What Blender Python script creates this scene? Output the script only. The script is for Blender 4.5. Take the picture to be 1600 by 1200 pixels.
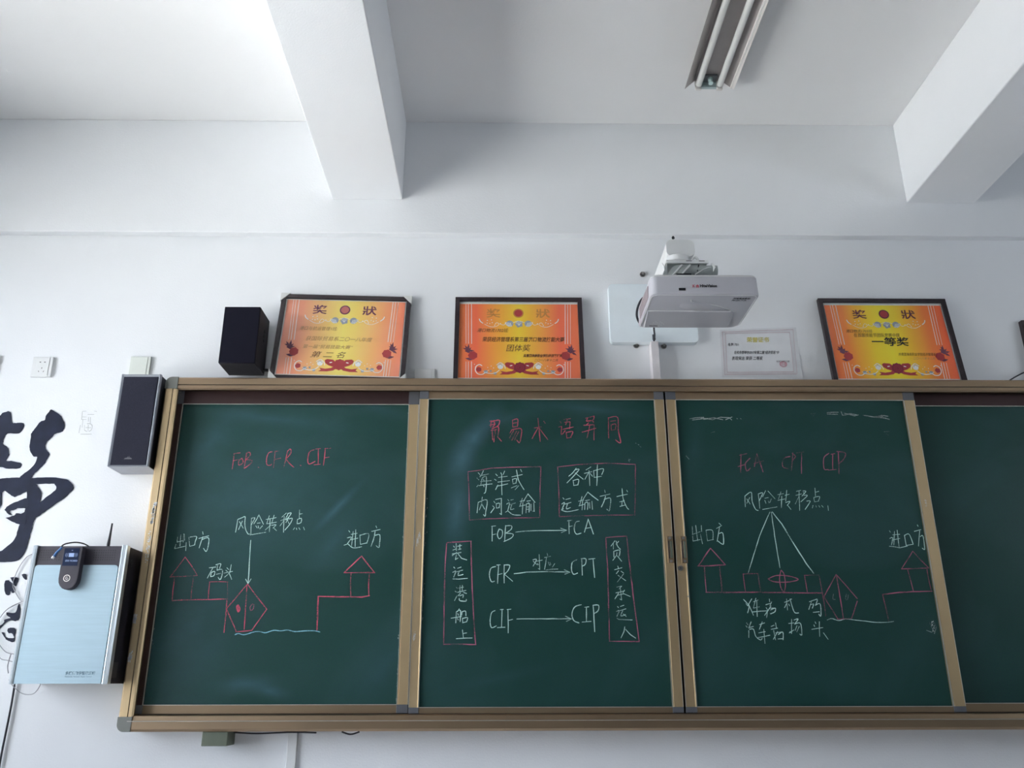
import bpy, bmesh, math, random
from mathutils import Vector, Matrix
from mathutils.geometry import tessellate_polygon
random.seed(7)
for o in list(bpy.data.objects): bpy.data.objects.remove(o)
SC = bpy.context.scene
COL = SC.collection
R = math.radians

# ---------------------------------------------------------------- camera
CAM = Vector((0.0, -3.2, 1.25)); FPX = 1337.6
yaw, pitch, roll = R(.873), R(19.641), R(-.118)
Fv = Vector((math.sin(yaw)*math.cos(pitch), math.cos(yaw)*math.cos(pitch), math.sin(pitch)))
Rv = Fv.cross(Vector((0, 0, 1))).normalized(); Uv = Rv.cross(Fv)
Rr = math.cos(roll)*Rv + math.sin(roll)*Uv; Ur = -math.sin(roll)*Rv + math.cos(roll)*Uv
cd = bpy.data.cameras.new('camera'); cam = bpy.data.objects.new('camera', cd); COL.objects.link(cam)
cd.sensor_width = 36; cd.lens = FPX/1600*36; cd.clip_start = .05; cd.clip_end = 200
m = Matrix.Identity(4)
for i in range(3):
    m[i][0] = Rr[i]; m[i][1] = Ur[i]; m[i][2] = -Fv[i]; m[i][3] = CAM[i]
cam.matrix_world = m; SC.camera = cam

# ---------------------------------------------------------------- world, sun, exposure
SC.view_settings.view_transform = 'Standard'; SC.view_settings.look = 'None'
SC.view_settings.gamma = 1; SC.view_settings.use_curve_mapping = False
SC.view_settings.exposure = 0.13
w = bpy.data.worlds.new('world'); SC.world = w; w.use_nodes = True
nt = w.node_tree; bg = nt.nodes['Background']
bg.inputs[0].default_value = (.83, .90, 1.0, 1); bg.inputs[1].default_value = 9.0
sd = bpy.data.lights.new('sun', 'SUN'); sun = bpy.data.objects.new('sun', sd); COL.objects.link(sun)
sd.energy = 36; sd.angle = R(.6); sd.color = (1, .97, .92)
tosun = Vector((-.45, .30, 1.0)).normalized()
sun.rotation_euler = tosun.to_track_quat('Z', 'Y').to_euler()
sun.location = (-8, 2, 9)
WIN = [(-2.6, -.35), (-8.1, -7.0)]; SILL, HEAD = .85, 2.95
XL, XR, YB, ZC = -2.80, 4.25, -8.6, 3.595
for i, (a, b) in enumerate(WIN):
    ld = bpy.data.lights.new('daylight_portal', 'AREA'); ld.shape = 'RECTANGLE'
    ld.size = b-a; ld.size_y = HEAD-SILL; ld.cycles.is_portal = True
    lo = bpy.data.objects.new('daylight_portal', ld); COL.objects.link(lo)
    lo.location = (XL-.22, (a+b)/2, (SILL+HEAD)/2)
    lo.matrix_world = Matrix.Translation(lo.location) @ Matrix(((0, 0, -1, 0), (1, 0, 0, 0), (0, -1, 0, 0), (0, 0, 0, 1)))

CW0, CW1, CS, CH = -2.9, -.9, 1.95, 2.65          # windows added in the unseen right wall for fill light
ld = bpy.data.lights.new('daylight_portal', 'AREA'); ld.shape = 'RECTANGLE'; ld.size = CW1-CW0; ld.size_y = CH-CS; ld.cycles.is_portal = True
lo = bpy.data.objects.new('daylight_portal', ld); COL.objects.link(lo)
lo.matrix_world = Matrix.Translation((XR+.24, (CW0+CW1)/2, (CS+CH)/2)) @ Matrix(((0, 0, 1, 0), (-1, 0, 0, 0), (0, -1, 0, 0), (0, 0, 0, 1)))
# ---------------------------------------------------------------- helpers
def P(px, py, y):
    """point on the plane parallel to the front wall at depth y that the photograph's pixel shows"""
    d = Rr*((px-800)/FPX) + Ur*(-(py-600)/FPX) + Fv
    t = (y-CAM.y)/d.y
    return CAM + d*t

def srgb(r, g, b):
    f = lambda c: (c/255/12.92 if c/255 <= .04045 else ((c/255+.055)/1.055)**2.4)
    return (f(r), f(g), f(b), 1)

def mat(name, col, rough=.6, metal=0, var=.06, vscale=30, bump=0, bscale=200, coat=0, spec=.5, stretch=None):
    mt = bpy.data.materials.new(name); mt.use_nodes = True
    n = mt.node_tree.nodes; l = mt.node_tree.links; b = n['Principled BSDF']
    tc = n.new('ShaderNodeTexCoord'); src = tc.outputs['Object']
    if stretch:
        mp = n.new('ShaderNodeMapping'); mp.inputs['Scale'].default_value = stretch
        l.new(src, mp.inputs[0]); src = mp.outputs[0]
    nz = n.new('ShaderNodeTexNoise'); nz.inputs['Scale'].default_value = vscale; nz.inputs['Detail'].default_value = 4
    l.new(src, nz.inputs['Vector'])
    rp = n.new('ShaderNodeValToRGB'); c = col[:3]
    rp.color_ramp.elements[0].position = .3; rp.color_ramp.elements[1].position = .7
    rp.color_ramp.elements[0].color = tuple(x*(1-var) for x in c)+(1,)
    rp.color_ramp.elements[1].color = tuple(min(1, x*(1+var)) for x in c)+(1,)
    l.new(nz.outputs[0], rp.inputs[0]); l.new(rp.outputs[0], b.inputs['Base Color'])
    b.inputs['Roughness'].default_value = rough; b.inputs['Metallic'].default_value = metal
    b.inputs['Coat Weight'].default_value = coat; b.inputs['Specular IOR Level'].default_value = spec
    if bump:
        n2 = n.new('ShaderNodeTexNoise'); n2.inputs['Scale'].default_value = bscale; n2.inputs['Detail'].default_value = 3
        l.new(src, n2.inputs['Vector'])
        bp = n.new('ShaderNodeBump'); bp.inputs['Strength'].default_value = bump; bp.inputs['Distance'].default_value = .002
        l.new(n2.outputs[0], bp.inputs['Height']); l.new(bp.outputs[0], b.inputs['Normal'])
    return mt

def tag(o, label=None, cat=None, group=None, kind=None):
    if label: o['label'] = label
    if cat: o['category'] = cat
    if group: o['group'] = group
    if kind: o['kind'] = kind
    return o

def thing(name, label, cat, loc=(0, 0, 0), rot=(0, 0, 0), group=None):
    o = bpy.data.objects.new(name, None); o.empty_display_size = .05
    o.location = loc; o.rotation_euler = rot; COL.objects.link(o)
    return tag(o, label, cat, group)

def worldloc(o):
    v = Vector((0, 0, 0))
    while o: v += o.location; o = o.parent
    return v

def link(name, bm, mt, parent=None, label=None, local=False, smooth=None, bevel=0, recalc=True):
    """one mesh object; bm in world coordinates unless local"""
    if recalc: bmesh.ops.recalc_face_normals(bm, faces=bm.faces)
    if parent and not local:
        bmesh.ops.translate(bm, vec=-worldloc(parent), verts=bm.verts)
    me = bpy.data.meshes.new(name); bm.to_mesh(me); bm.free()
    for mm in (mt if isinstance(mt, (list, tuple)) else [mt]): me.materials.append(mm)
    o = bpy.data.objects.new(name, me); COL.objects.link(o)
    if parent: o.parent = parent
    if label: o['label'] = label
    if bevel:
        md = o.modifiers.new('bevel', 'BEVEL'); md.width = bevel; md.segments = 2; md.limit_method = 'ANGLE'; md.angle_limit = R(40)
    if smooth or bevel:
        try: me.shade_smooth() if smooth == 'all' else me.set_sharp_from_angle(angle=R(smooth or 35))
        except Exception: pass
        for p in me.polygons: p.use_smooth = True
    return o

def top(name, bm, mt, label, cat, group=None, kind=None, origin=None, **k):
    """a thing that is a single mesh: origin moved to its base centre"""
    if origin is None:
        xs = [v.co for v in bm.verts]
        mn = [min(v[i] for v in xs) for i in range(3)]; mx = [max(v[i] for v in xs) for i in range(3)]
        origin = Vector(((mn[0]+mx[0])/2, (mn[1]+mx[1])/2, mn[2]))
    bmesh.ops.translate(bm, vec=-origin, verts=bm.verts)
    o = link(name, bm, mt, **k); o.location = origin
    return tag(o, label, cat, group, kind)

def box(bm, x0, x1, y0, y1, z0, z1):
    vs = [bm.verts.new((x, y, z)) for x in (x0, x1) for y in (y0, y1) for z in (z0, z1)]
    for f in ((0, 1, 3, 2), (4, 6, 7, 5), (0, 4, 5, 1), (2, 3, 7, 6), (0, 2, 6, 4), (1, 5, 7, 3)):
        bm.faces.new([vs[i] for i in f])
    return bm
def B(x0, x1, y0, y1, z0, z1): return box(bmesh.new(), x0, x1, y0, y1, z0, z1)

def prism(bm, pts, y0, y1):
    """polygon of (x,z) extruded from y0 (front) to y1"""
    a = [bm.verts.new((p[0], y0, p[1])) for p in pts]; b = [bm.verts.new((p[0], y1, p[1])) for p in pts]
    tri = tessellate_polygon([[Vector((p[0], p[1], 0)) for p in pts]])
    for t in tri:
        try: bm.faces.new([a[i] for i in t]); bm.faces.new([b[i] for i in reversed(t)])
        except ValueError: pass
    n = len(pts)
    for i in range(n): bm.faces.new((a[i], a[(i+1) % n], b[(i+1) % n], b[i]))
    return bm

def extr(bm, prof, axis, a, b):
    """closed profile extruded along an axis; axis 'x': prof=(y,z), 'y': prof=(x,z), 'z': prof=(x,y)"""
    def v(p, t): return {'x': (t, p[0], p[1]), 'y': (p[0], t, p[1]), 'z': (p[0], p[1], t)}[axis]
    A = [bm.verts.new(v(p, a)) for p in prof]; C = [bm.verts.new(v(p, b)) for p in prof]
    n = len(prof)
    for i in range(n): bm.faces.new((A[i], A[(i+1) % n], C[(i+1) % n], C[i]))
    for t in tessellate_polygon([[Vector((p[0], p[1], 0)) for p in prof]]):
        bm.faces.new([A[i] for i in t]); bm.faces.new([C[i] for i in reversed(t)])
    return bm

def tube(bm, pts, r, seg=8, r2=None):
    pts = [Vector(p) for p in pts]; rings = []
    n = len(pts)
    for i, p in enumerate(pts):
        d = (pts[min(i+1, n-1)]-pts[max(i-1, 0)]).normalized()
        u = d.cross(Vector((0, 0, 1)));
        if u.length < .05: u = d.cross(Vector((0, 1, 0)))
        u.normalize(); v = d.cross(u)
        rr = r if r2 is None else r+(r2-r)*i/(n-1)
        rings.append([bm.verts.new(p+rr*(math.cos(2*math.pi*k/seg)*u+math.sin(2*math.pi*k/seg)*v)) for k in range(seg)])
    for a, b in zip(rings, rings[1:]):
        for k in range(seg): bm.faces.new((a[k], a[(k+1) % seg], b[(k+1) % seg], b[k]))
    bm.faces.new(rings[0]); bm.faces.new(list(reversed(rings[-1])))
    return bm

def smoothpts(pts, n=6):
    """Catmull-Rom through the points"""
    pts = [Vector(p) for p in pts]; out = []
    q = [pts[0]]+pts+[pts[-1]]
    for i in range(1, len(q)-2):
        for k in range(n):
            t = k/n
            a, b, c, d = q[i-1], q[i], q[i+1], q[i+2]
            out.append(.5*((2*b)+(-a+c)*t+(2*a-5*b+4*c-d)*t*t+(-a+3*b-3*c+d)*t**3))
    out.append(pts[-1]); return out

def cyl(bm, c, axis, r, h, seg=20, r2=None):
    """cylinder from centre of one end c along axis vector, length h"""
    ax = Vector(axis).normalized()
    return tube(bm, [Vector(c), Vector(c)+ax*h], r, seg, r2)

def rrect(cx, cz, w, h, r, n=5):
    pts = []
    for sx, sz, a0 in ((1, 1, 0), (-1, 1, 90), (-1, -1, 180), (1, -1, 270)):
        for k in range(n+1):
            a = R(a0+90*k/n); pts.append((cx+sx*(w/2-r)+r*math.cos(a), cz+sz*(h/2-r)+r*math.sin(a)))
    return pts

def ribbon(bm, pts, wd, y, jit=0, thick=.0004):
    """flat stroke of width wd in the plane y through (x,z) points"""
    pts = [Vector((p[0], p[1])) for p in pts]
    out = [pts[0]]
    for p in pts[1:]:
        if (p-out[-1]).length > 1e-5: out.append(p)
    if len(out) < 2:
        p = out[0]; out = [p-Vector((wd/2, 0)), p+Vector((wd/2, 0))]
    n = len(out); prev = None
    for i, p in enumerate(out):
        d = (out[min(i+1, n-1)]-out[max(i-1, 0)]).normalized(); nn = Vector((-d.y, d.x))
        ww = wd*(1+random.uniform(-jit, jit))*(.75 if i in (0, n-1) else 1)
        if i == 0: p = p-d*wd*.3
        if i == n-1: p = p+d*wd*.3
        a, b = p+nn*ww/2, p-nn*ww/2
        cur = [bm.verts.new((a.x, y, a.y)), bm.verts.new((b.x, y, b.y))]
        if prev: bm.faces.new((prev[0], prev[1], cur[1], cur[0]))
        prev = cur
    return bm

def text_bm(bm, s, x, z, y, size, align='LEFT', bold=0, shear=0, sx=1, basis=None):
    """lettering as flat mesh in the plane y (or mapped by basis(u,v)->xyz); x,z = baseline anchor"""
    cu = bpy.data.curves.new('t', 'FONT'); cu.body = s; cu.size = size; cu.align_x = align
    cu.offset = bold; cu.shear = shear; cu.resolution_u = 2; cu.fill_mode = 'FRONT'
    ob = bpy.data.objects.new('t', cu); COL.objects.link(ob)
    dg = bpy.context.evaluated_depsgraph_get(); dg.update()
    me = bpy.data.meshes.new_from_object(ob.evaluated_get(dg))
    vs = []
    for v in me.vertices:
        u, h = x+v.co.x*sx, z+v.co.y
        vs.append(bm.verts.new(basis(u, h) if basis else (u, y, h)))
    for p in me.polygons:
        try: bm.faces.new([vs[i] for i in p.vertices])
        except ValueError: pass
    bpy.data.objects.remove(ob); bpy.data.curves.remove(cu); bpy.data.meshes.remove(me)
    return bm

def copy_tree(o, parent=None):
    c = o.copy(); COL.objects.link(c)
    if parent: c.parent = parent; c.matrix_parent_inverse = Matrix.Identity(4)
    for ch in o.children: copy_tree(ch, c)
    return c

# ---------------------------------------------------------------- materials
M_wall = mat('wall_paint', (.85, .865, .885), .75, var=.012, vscale=3, bump=.25, bscale=160)
M_ceil = mat('ceiling_paint', (.87, .87, .87), .8, var=.015, vscale=2, bump=.2, bscale=120)
M_floor = mat('floor_terrazzo', (.68, .67, .68), .5, var=.12, vscale=60)
M_ground = mat('ground', (.60, .60, .58), .9, var=.2, vscale=1)
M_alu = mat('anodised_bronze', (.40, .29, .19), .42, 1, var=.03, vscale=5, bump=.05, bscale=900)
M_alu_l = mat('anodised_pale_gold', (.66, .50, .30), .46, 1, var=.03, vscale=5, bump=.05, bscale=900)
M_alu_shade = mat('shaded_rail_bronze', (.075, .045, .045), .4, .6, var=.05)  # darkened bronze, paints the recess shade on the rear boards' rails
M_lip = mat('pale_edge', (.80, .76, .68), .3, .8, var=.05)
M_lip2 = mat('lip_highlight', (.55, .45, .32), .3, .9, var=.05)
M_dark = mat('dark_track', (.06, .05, .05), .5, .2)
M_cap = mat('grey_plastic_corner', (.20, .205, .185), .5, var=.05)
M_cap2 = mat('slate_corner_cap', (.115, .12, .135), .5, var=.05)
M_white = mat('white_plastic', (.78, .79, .79), .35, var=.015)
M_cream = mat('cream_plastic', (.72, .75, .70), .4, var=.015)
M_black = mat('black_wood', (.018, .016, .022), .5, var=.15, bump=.1, spec=.25)
M_cloth = mat('speaker_cloth', (.028, .029, .045), .95, var=.3, vscale=700, bump=.4, bscale=900, spec=.15)
M_cloth2 = mat('speaker_cloth_black', (.010, .010, .018), .95, var=.3, vscale=700, bump=.4, bscale=900, spec=.1)
M_silver = mat('silver_paint', (.33, .35, .40), .35, .45, var=.04)
M_silver2 = mat('brushed_silver', (.72, .78, .82), .28, .8, var=.03, stretch=(1, 1, .1))
M_bluepan = mat('pale_blue_brushed_panel', (.42, .56, .64), .42, .35, var=.035, vscale=60, stretch=(.15, 1, 3))
M_bolt = mat('dull_bolt_steel', (.20, .19, .19), .35, .8)
M_chrome = mat('steel', (.42, .41, .40), .3, .9, var=.05)
M_proj = mat('projector_shell', (.56, .555, .60), .5, var=.015, vscale=10, bump=.08, bscale=500)
M_projl = mat('projector_light_trim', (.72, .72, .72), .4, var=.01)
M_ink = mat('black_ink', (.015, .015, .02), .6)
M_red = mat('red_print', (.45, .03, .04), .5)
M_vinyl = mat('dark_blue_vinyl', (.012, .017, .040), .4, spec=.25, var=.25, vscale=25, bump=.15, bscale=40)
M_wire = mat('grey_wire', (.35, .35, .38), .5)
M_bwire = mat('black_cable', (.02, .02, .03), .5)
M_blue = mat('blue_plug', (.05, .16, .40), .4)
M_green = mat('grey_green_steel', (.13, .15, .11), .5, .1, var=.08)
M_frame = mat('dark_walnut_moulding', (.028, .018, .022), .35, var=.3, vscale=40, stretch=(1, 1, 1))
M_gold = mat('gold_print', (.62, .45, .04), .5)
M_brown = mat('brown_print', (.42, .15, .05), .5)
M_purple = mat('purple_print', (.14, .03, .05), .5)
M_whitep = mat('white_print', (.85, .82, .78), .5)
M_greyp = mat('grey_print', (.34, .36, .40), .5)
M_crim = mat('crimson_print', (.42, .045, .05), .5)
M_paper = mat('paper', (.76, .77, .79), .6, var=.02, vscale=20, bump=.3, bscale=12)
M_pink = mat('pink_border_print', (.66, .58, .61), .6)
M_pencil = mat('pencil_grey', (.42, .43, .40), .7)
M_tape = mat('off_white_cardboard', (.70, .70, .68), .6)
M_tube = mat('fluorescent_tube_glass', (.74, .74, .72), .25, var=.01)
M_refl = mat('reflector_enamel', (.40, .37, .36), .4, .2, var=.03)
M_lampw = mat('lamp_white_enamel', (.80, .77, .74), .35, var=.01)
M_lamph = mat('lamp_holder', (.45, .55, .55), .4)

SMEARS = {}
def board_mat(key, origin, yb):
    mt = bpy.data.materials.new('green_chalkboard'); mt.use_nodes = True
    n = mt.node_tree.nodes; l = mt.node_tree.links; b = n['Principled BSDF']
    tc = n.new('ShaderNodeTexCoord')
    nz = n.new('ShaderNodeTexNoise'); nz.inputs['Scale'].default_value = 2.2; nz.inputs['Detail'].default_value = 6; nz.inputs['Distortion'].default_value = .6
    mp = n.new('ShaderNodeMapping'); mp.inputs['Rotation'].default_value = (0, R(-38), 0); mp.inputs['Scale'].default_value = (.8, 1, 1.2)
    l.new(tc.outputs['Object'], mp.inputs[0]); l.new(mp.outputs[0], nz.inputs['Vector'])
    rp = n.new('ShaderNodeValToRGB'); rp.color_ramp.elements[0].position = .46; rp.color_ramp.elements[1].position = .95
    rp.color_ramp.elements[0].color = (.014, .066, .057, 1); rp.color_ramp.elements[1].color = (.040, .105, .110, 1)
    l.new(nz.outputs[0], rp.inputs[0])
    n2 = n.new('ShaderNodeTexNoise'); n2.inputs['Scale'].default_value = 240
    l.new(tc.outputs['Object'], n2.inputs['Vector'])
    mx = n.new('ShaderNodeMix'); mx.data_type = 'RGBA'; mx.blend_type = 'MULTIPLY'; mx.inputs[0].default_value = .35
    l.new(rp.outputs[0], mx.inputs[6]); l.new(n2.outputs['Color'], mx.inputs[7]); 
    acc = None
    for (px, py, L_, W_, ang, dens) in SMEARS.get(key, []):
        p = P(px, py, yb)-origin; k = 1/430
        mp2 = n.new('ShaderNodeMapping'); mp2.vector_type = 'TEXTURE'
        mp2.inputs['Location'].default_value = p; mp2.inputs['Rotation'].default_value = (0, -R(ang), 0)
        mp2.inputs['Scale'].default_value = (L_*k*.8, 100, W_*k*.8)
        l.new(tc.outputs['Object'], mp2.inputs[0])
        g = n.new('ShaderNodeTexGradient'); g.gradient_type = 'QUADRATIC_SPHERE'; l.new(mp2.outputs[0], g.inputs[0])
        m1 = n.new('ShaderNodeMath'); m1.operation = 'MULTIPLY_ADD'; m1.inputs[1].default_value = dens*.85; l.new(g.outputs['Fac'], m1.inputs[0])
        if acc: l.new(acc, m1.inputs[2])
        else: m1.inputs[2].default_value = 0
        acc = m1.outputs[0]
    nz3 = n.new('ShaderNodeTexNoise'); nz3.inputs['Scale'].default_value = 9; nz3.inputs['Detail'].default_value = 5; l.new(mp.outputs[0], nz3.inputs['Vector'])
    m3 = n.new('ShaderNodeMath'); m3.operation = 'MULTIPLY'; m3.use_clamp = True; l.new(nz3.outputs[0], m3.inputs[1])
    if acc: l.new(acc, m3.inputs[0])
    else: m3.inputs[0].default_value = 0
    mx3 = n.new('ShaderNodeMix'); mx3.data_type = 'RGBA'; l.new(m3.outputs[0], mx3.inputs[0]); l.new(mx.outputs[2], mx3.inputs[6]); mx3.inputs[7].default_value = (.085, .18, .24, 1)
    l.new(mx3.outputs[2], b.inputs['Base Color'])
    b.inputs['Roughness'].default_value = .45; b.inputs['Specular IOR Level'].default_value = .3
    return mt
SMEARS['b2'] = [(745, 680, 110, 36, 52, 1.3), (722, 715, 90, 46, 62, .8), (714, 800, 190, 44, 84, 1.0), (790, 655, 150, 26, 20, .35), (925, 640, 220, 22, -6, .4), (880, 740, 300, 60, 30, .15), (780, 1060, 160, 20, 12, .25)]
SMEARS['b1'] = [(430, 655, 260, 26, -6, .4), (330, 690, 170, 60, 50, .5), (400, 760, 360, 240, 25, .45), (530, 790, 90, 14, 48, 1.2), (385, 1068, 90, 26, 4, .9), (420, 1080, 60, 20, -12, .8), (520, 850, 120, 40, 55, .4), (300, 980, 320, 200, 70, .4), (600, 1040, 220, 80, 60, .35), (598, 640, 110, 28, -15, .4)]
SMEARS['b3'] = [(1200, 690, 260, 40, 10, .12), (1270, 1060, 240, 50, -8, .12), (1085, 700, 120, 30, 80, .25)]
SMEARS['b4'] = [(1540, 700, 200, 50, 60, .12)]

def chalk_mat(name, col, dens):
    mt = bpy.data.materials.new(name); mt.use_nodes = True
    n = mt.node_tree.nodes; l = mt.node_tree.links; b = n['Principled BSDF']
    b.inputs['Base Color'].default_value = col+(1,); b.inputs['Roughness'].default_value = 1; b.inputs['Specular IOR Level'].default_value = 0
    tc = n.new('ShaderNodeTexCoord'); a = n.new('ShaderNodeTexNoise'); a.inputs['Scale'].default_value = 14; a.inputs['Detail'].default_value = 1
    g = n.new('ShaderNodeTexNoise'); g.inputs['Scale'].default_value = 420; g.inputs['Detail'].default_value = 2
    l.new(tc.outputs['Object'], a.inputs['Vector']); l.new(tc.outputs['Object'], g.inputs['Vector'])
    ad = n.new('ShaderNodeMath'); ad.operation = 'ADD'; l.new(a.outputs[0], ad.inputs[0]); l.new(g.outputs[0], ad.inputs[1])
    mr = n.new('ShaderNodeMapRange'); mr.inputs['From Min'].default_value = 1.2-dens; mr.inputs['From Max'].default_value = 1.5-dens
    mr.inputs['To Min'].default_value = .15; mr.inputs['To Max'].default_value = .95
    l.new(ad.outputs[0], mr.inputs[0])
    tr = n.new('ShaderNodeBsdfTransparent'); mx = n.new('ShaderNodeMixShader')
    l.new(mr.outputs[0], mx.inputs[0]); l.new(tr.outputs[0], mx.inputs[1]); l.new(b.outputs[0], mx.inputs[2])
    l.new(mx.outputs[0], n['Material Output'].inputs[0])
    return mt
C_white = chalk_mat('white_chalk', (.62, .86, .79), .50)
C_blue = chalk_mat('pale_blue_chalk', (.32, .66, .78), .50)
C_red = chalk_mat('red_chalk', (.70, .13, .20), .42)
C_pink = chalk_mat('dusty_pink_chalk', (.48, .15, .23), .42)
C_faint = chalk_mat('rubbed_chalk', (.30, .38, .38), .26)
C_dust = chalk_mat('chalk_dust', (.50, .54, .52), .34)

# ---------------------------------------------------------------- the room
def struct(name, bm, mt, **k):
    return top(name, bm, mt, k.pop('label', None), None, kind='structure', **k)
struct('floor', B(XL, XR, YB, 0, -.1, 0), M_floor)
struct('ceiling', B(XL-.25, XR+.25, YB-.2, .25, ZC, ZC+.15), M_ceil)
struct('wall_front', B(XL-.25, XR+.25, 0, .25, -.1, ZC), M_wall)
M_wall2 = mat('darkened_unseen_wall', (.14, .16, .15), .75, var=.05, vscale=3)  # unseen back and right walls, darkened to dim fill and reflections
struct('wall_back', B(XL-.25, XR+.25, YB-.2, YB, -.1, ZC), M_wall2)
bm = bmesh.new(); box(bm, XR, XR+.25, YB, 0, -.1, CS); box(bm, XR, XR+.25, YB, 0, CH, ZC); box(bm, XR, XR+.25, YB, CW0, CS, CH); box(bm, XR, XR+.25, CW1, 0, CS, CH)
struct('wall_right', bm, M_wall2)
bm = bmesh.new(); box(bm, XR+.25, XR+2.4, YB, .25, -.2, 0); box(bm, XR+.25, XR+2.4, YB, .25, 3.2, 3.35); box(bm, XR+2.3, XR+2.4, YB, .25, 0, 1.0)
struct('added_fill_corridor', bm, M_wall)  # unseen corridor, added with the fill windows to shape their light
bm = bmesh.new()
box(bm, XL-.25, XL, YB, 0, -.1, SILL); box(bm, XL-.25, XL, YB, 0, HEAD, ZC)
ys = [YB]+[v for ab in sorted(WIN) for v in ab]+[0]
for a, b in zip(ys[::2], ys[1::2]): box(bm, XL-.25, XL, a, b, SILL, HEAD)
struct('wall_left', bm, M_wall)
# ring beam standing a little proud along the top of the front wall
bm = bmesh.new(); extr(bm, [(0, 3.046), (-.045, 3.042), (-.045, ZC), (0, ZC)], 'x', XL, XR)
struct('trim_1', bm, M_wall, bevel=.003)
for x0, x1 in ((-.709, -.413), (1.733, 2.026)):
    struct('ceiling_beam', B(x0, x1, YB, -.045, 3.202, ZC), M_wall, bevel=.004)

wr = thing('window_3', None, None, (XR+.1, (CW0+CW1)/2, CS)); wr['kind'] = 'structure'; bm = bmesh.new()  # unseen window, added to let in soft fill from the right
for k in range(5): y = CW0+(CW1-CW0-.05)*k/4; box(bm, XR+.08, XR+.14, y, y+.05, CS, CH)
box(bm, XR+.08, XR+.14, CW0, CW1, CS, CS+.05); box(bm, XR+.08, XR+.14, CW0, CW1, CH-.05, CH); link('window_frame', bm, M_white, wr)
M_glass = bpy.data.materials.new('window_glass'); M_glass.use_nodes = True
n = M_glass.node_tree.nodes; l = M_glass.node_tree.links
for q in list(n): n.remove(q)
mo = n.new('ShaderNodeOutputMaterial'); mx = n.new('ShaderNodeMixShader'); tr = n.new('ShaderNodeBsdfTransparent'); gl = n.new('ShaderNodeBsdfGlossy'); fr = n.new('ShaderNodeFresnel')
gl.inputs['Roughness'].default_value = .02; fr.inputs[0].default_value = 1.3
l.new(fr.outputs[0], mx.inputs[0]); l.new(tr.outputs[0], mx.inputs[1]); l.new(gl.outputs[0], mx.inputs[2]); l.new(mx.outputs[0], mo.inputs[0])
for i, (a, b) in enumerate(WIN):
    wr = thing('window_%d' % (i+1), None, None, (XL-.1, (a+b)/2, SILL)); wr['kind'] = 'structure'
    bm = bmesh.new()
    for y in (a, (a+b)/2-.025, b-.05): box(bm, XL-.14, XL-.08, y, y+.05, SILL, HEAD)
    for z in (SILL, 2.2, HEAD-.05): box(bm, XL-.14, XL-.08, a, b, z, z+.05)
    link('window_frame', bm, M_white, wr)
    bm = bmesh.new(); box(bm, XL-.112, XL-.108, a, b, SILL, HEAD); link('window_pane', bm, M_glass, wr)
struct('ground', B(-60, XL-.26, -40, 30, -4.2, -4), M_ground)

# ---------------------------------------------------------------- chalkboard outer frame
FX0, FX1, FZ0, FZ1 = -1.277, 2.555, 1.119, 2.381
fr = thing('board_casing', 'wide bronze aluminium outer frame with grey rounded corners holding four green boards', 'frame', ((FX0+FX1)/2, 0, FZ0))
c = .045
link('top_rail', extr(bmesh.new(), [(0, FZ1-.024), (-.089, FZ1-.024), (-.089, FZ1), (-.094, FZ1), (-.1, FZ1-.006), (-.1, 2.3515), (-.096, 2.351), (-.096, 2.3485), (-.1, 2.348), (-.1, 2.336), (-.095, 2.331), (-.088, 2.331), (-.088, 2.345), (0, 2.345)], 'x', FX0+c, FX1-c), M_alu, fr)
link('bottom_rail', extr(bmesh.new(), [(0, FZ0), (-.094, FZ0), (-.102, FZ0+.008), (-.102, 1.150), (-.104, 1.1525), (-.100, 1.154), (-.098, 1.168), (-.088, 1.172), (-.088, 1.160), (0, 1.160)], 'x', FX0+c, FX1-c), M_alu, fr)
for za, zb_, ya in ((2.3485, 2.3513, -.0967),): link('groove', B(FX0+.03, FX1-.03, ya, ya+.001, za, zb_), M_dark, fr, label='fine dark groove')
link('highlight', B(FX0+.033, FX1-.033, -.1052, -.1035, 1.1508, 1.1532), M_lip, fr, label='thin pale painted ridge along the bottom rail')  # pale strip paints the glint along the bottom rail
link('highlight', B(FX0+.045, FX1-.045, -.0985, -.0965, 2.3318, 2.3332), M_lip2, fr, label='thin painted highlight on the lower edge of the top rail')  # lighter strip paints the light caught by the rail's lower lip
for s, X in ((1, FX0), (-1, FX1)):
    link('groove', B(min(X+s*.030, X+s*.0325), max(X+s*.030, X+s*.0325), -.0967, -.0955, FZ0+.03, FZ1-.03), M_dark, fr, label='fine dark groove')
    prof = [(0, 0), (0, -.094), (.006, -.1), (.0295, -.1), (.030, -.096), (.0325, -.096), (.033, -.1), (.044, -.1), (.049, -.095), (.049, -.088), (.035, -.088), (.035, 0)]
    link('side_rail', extr(bmesh.new(), [(X+s*a, b) for a, b in prof], 'z', FZ0+c, FZ1-c), M_alu_l, fr)
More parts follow.
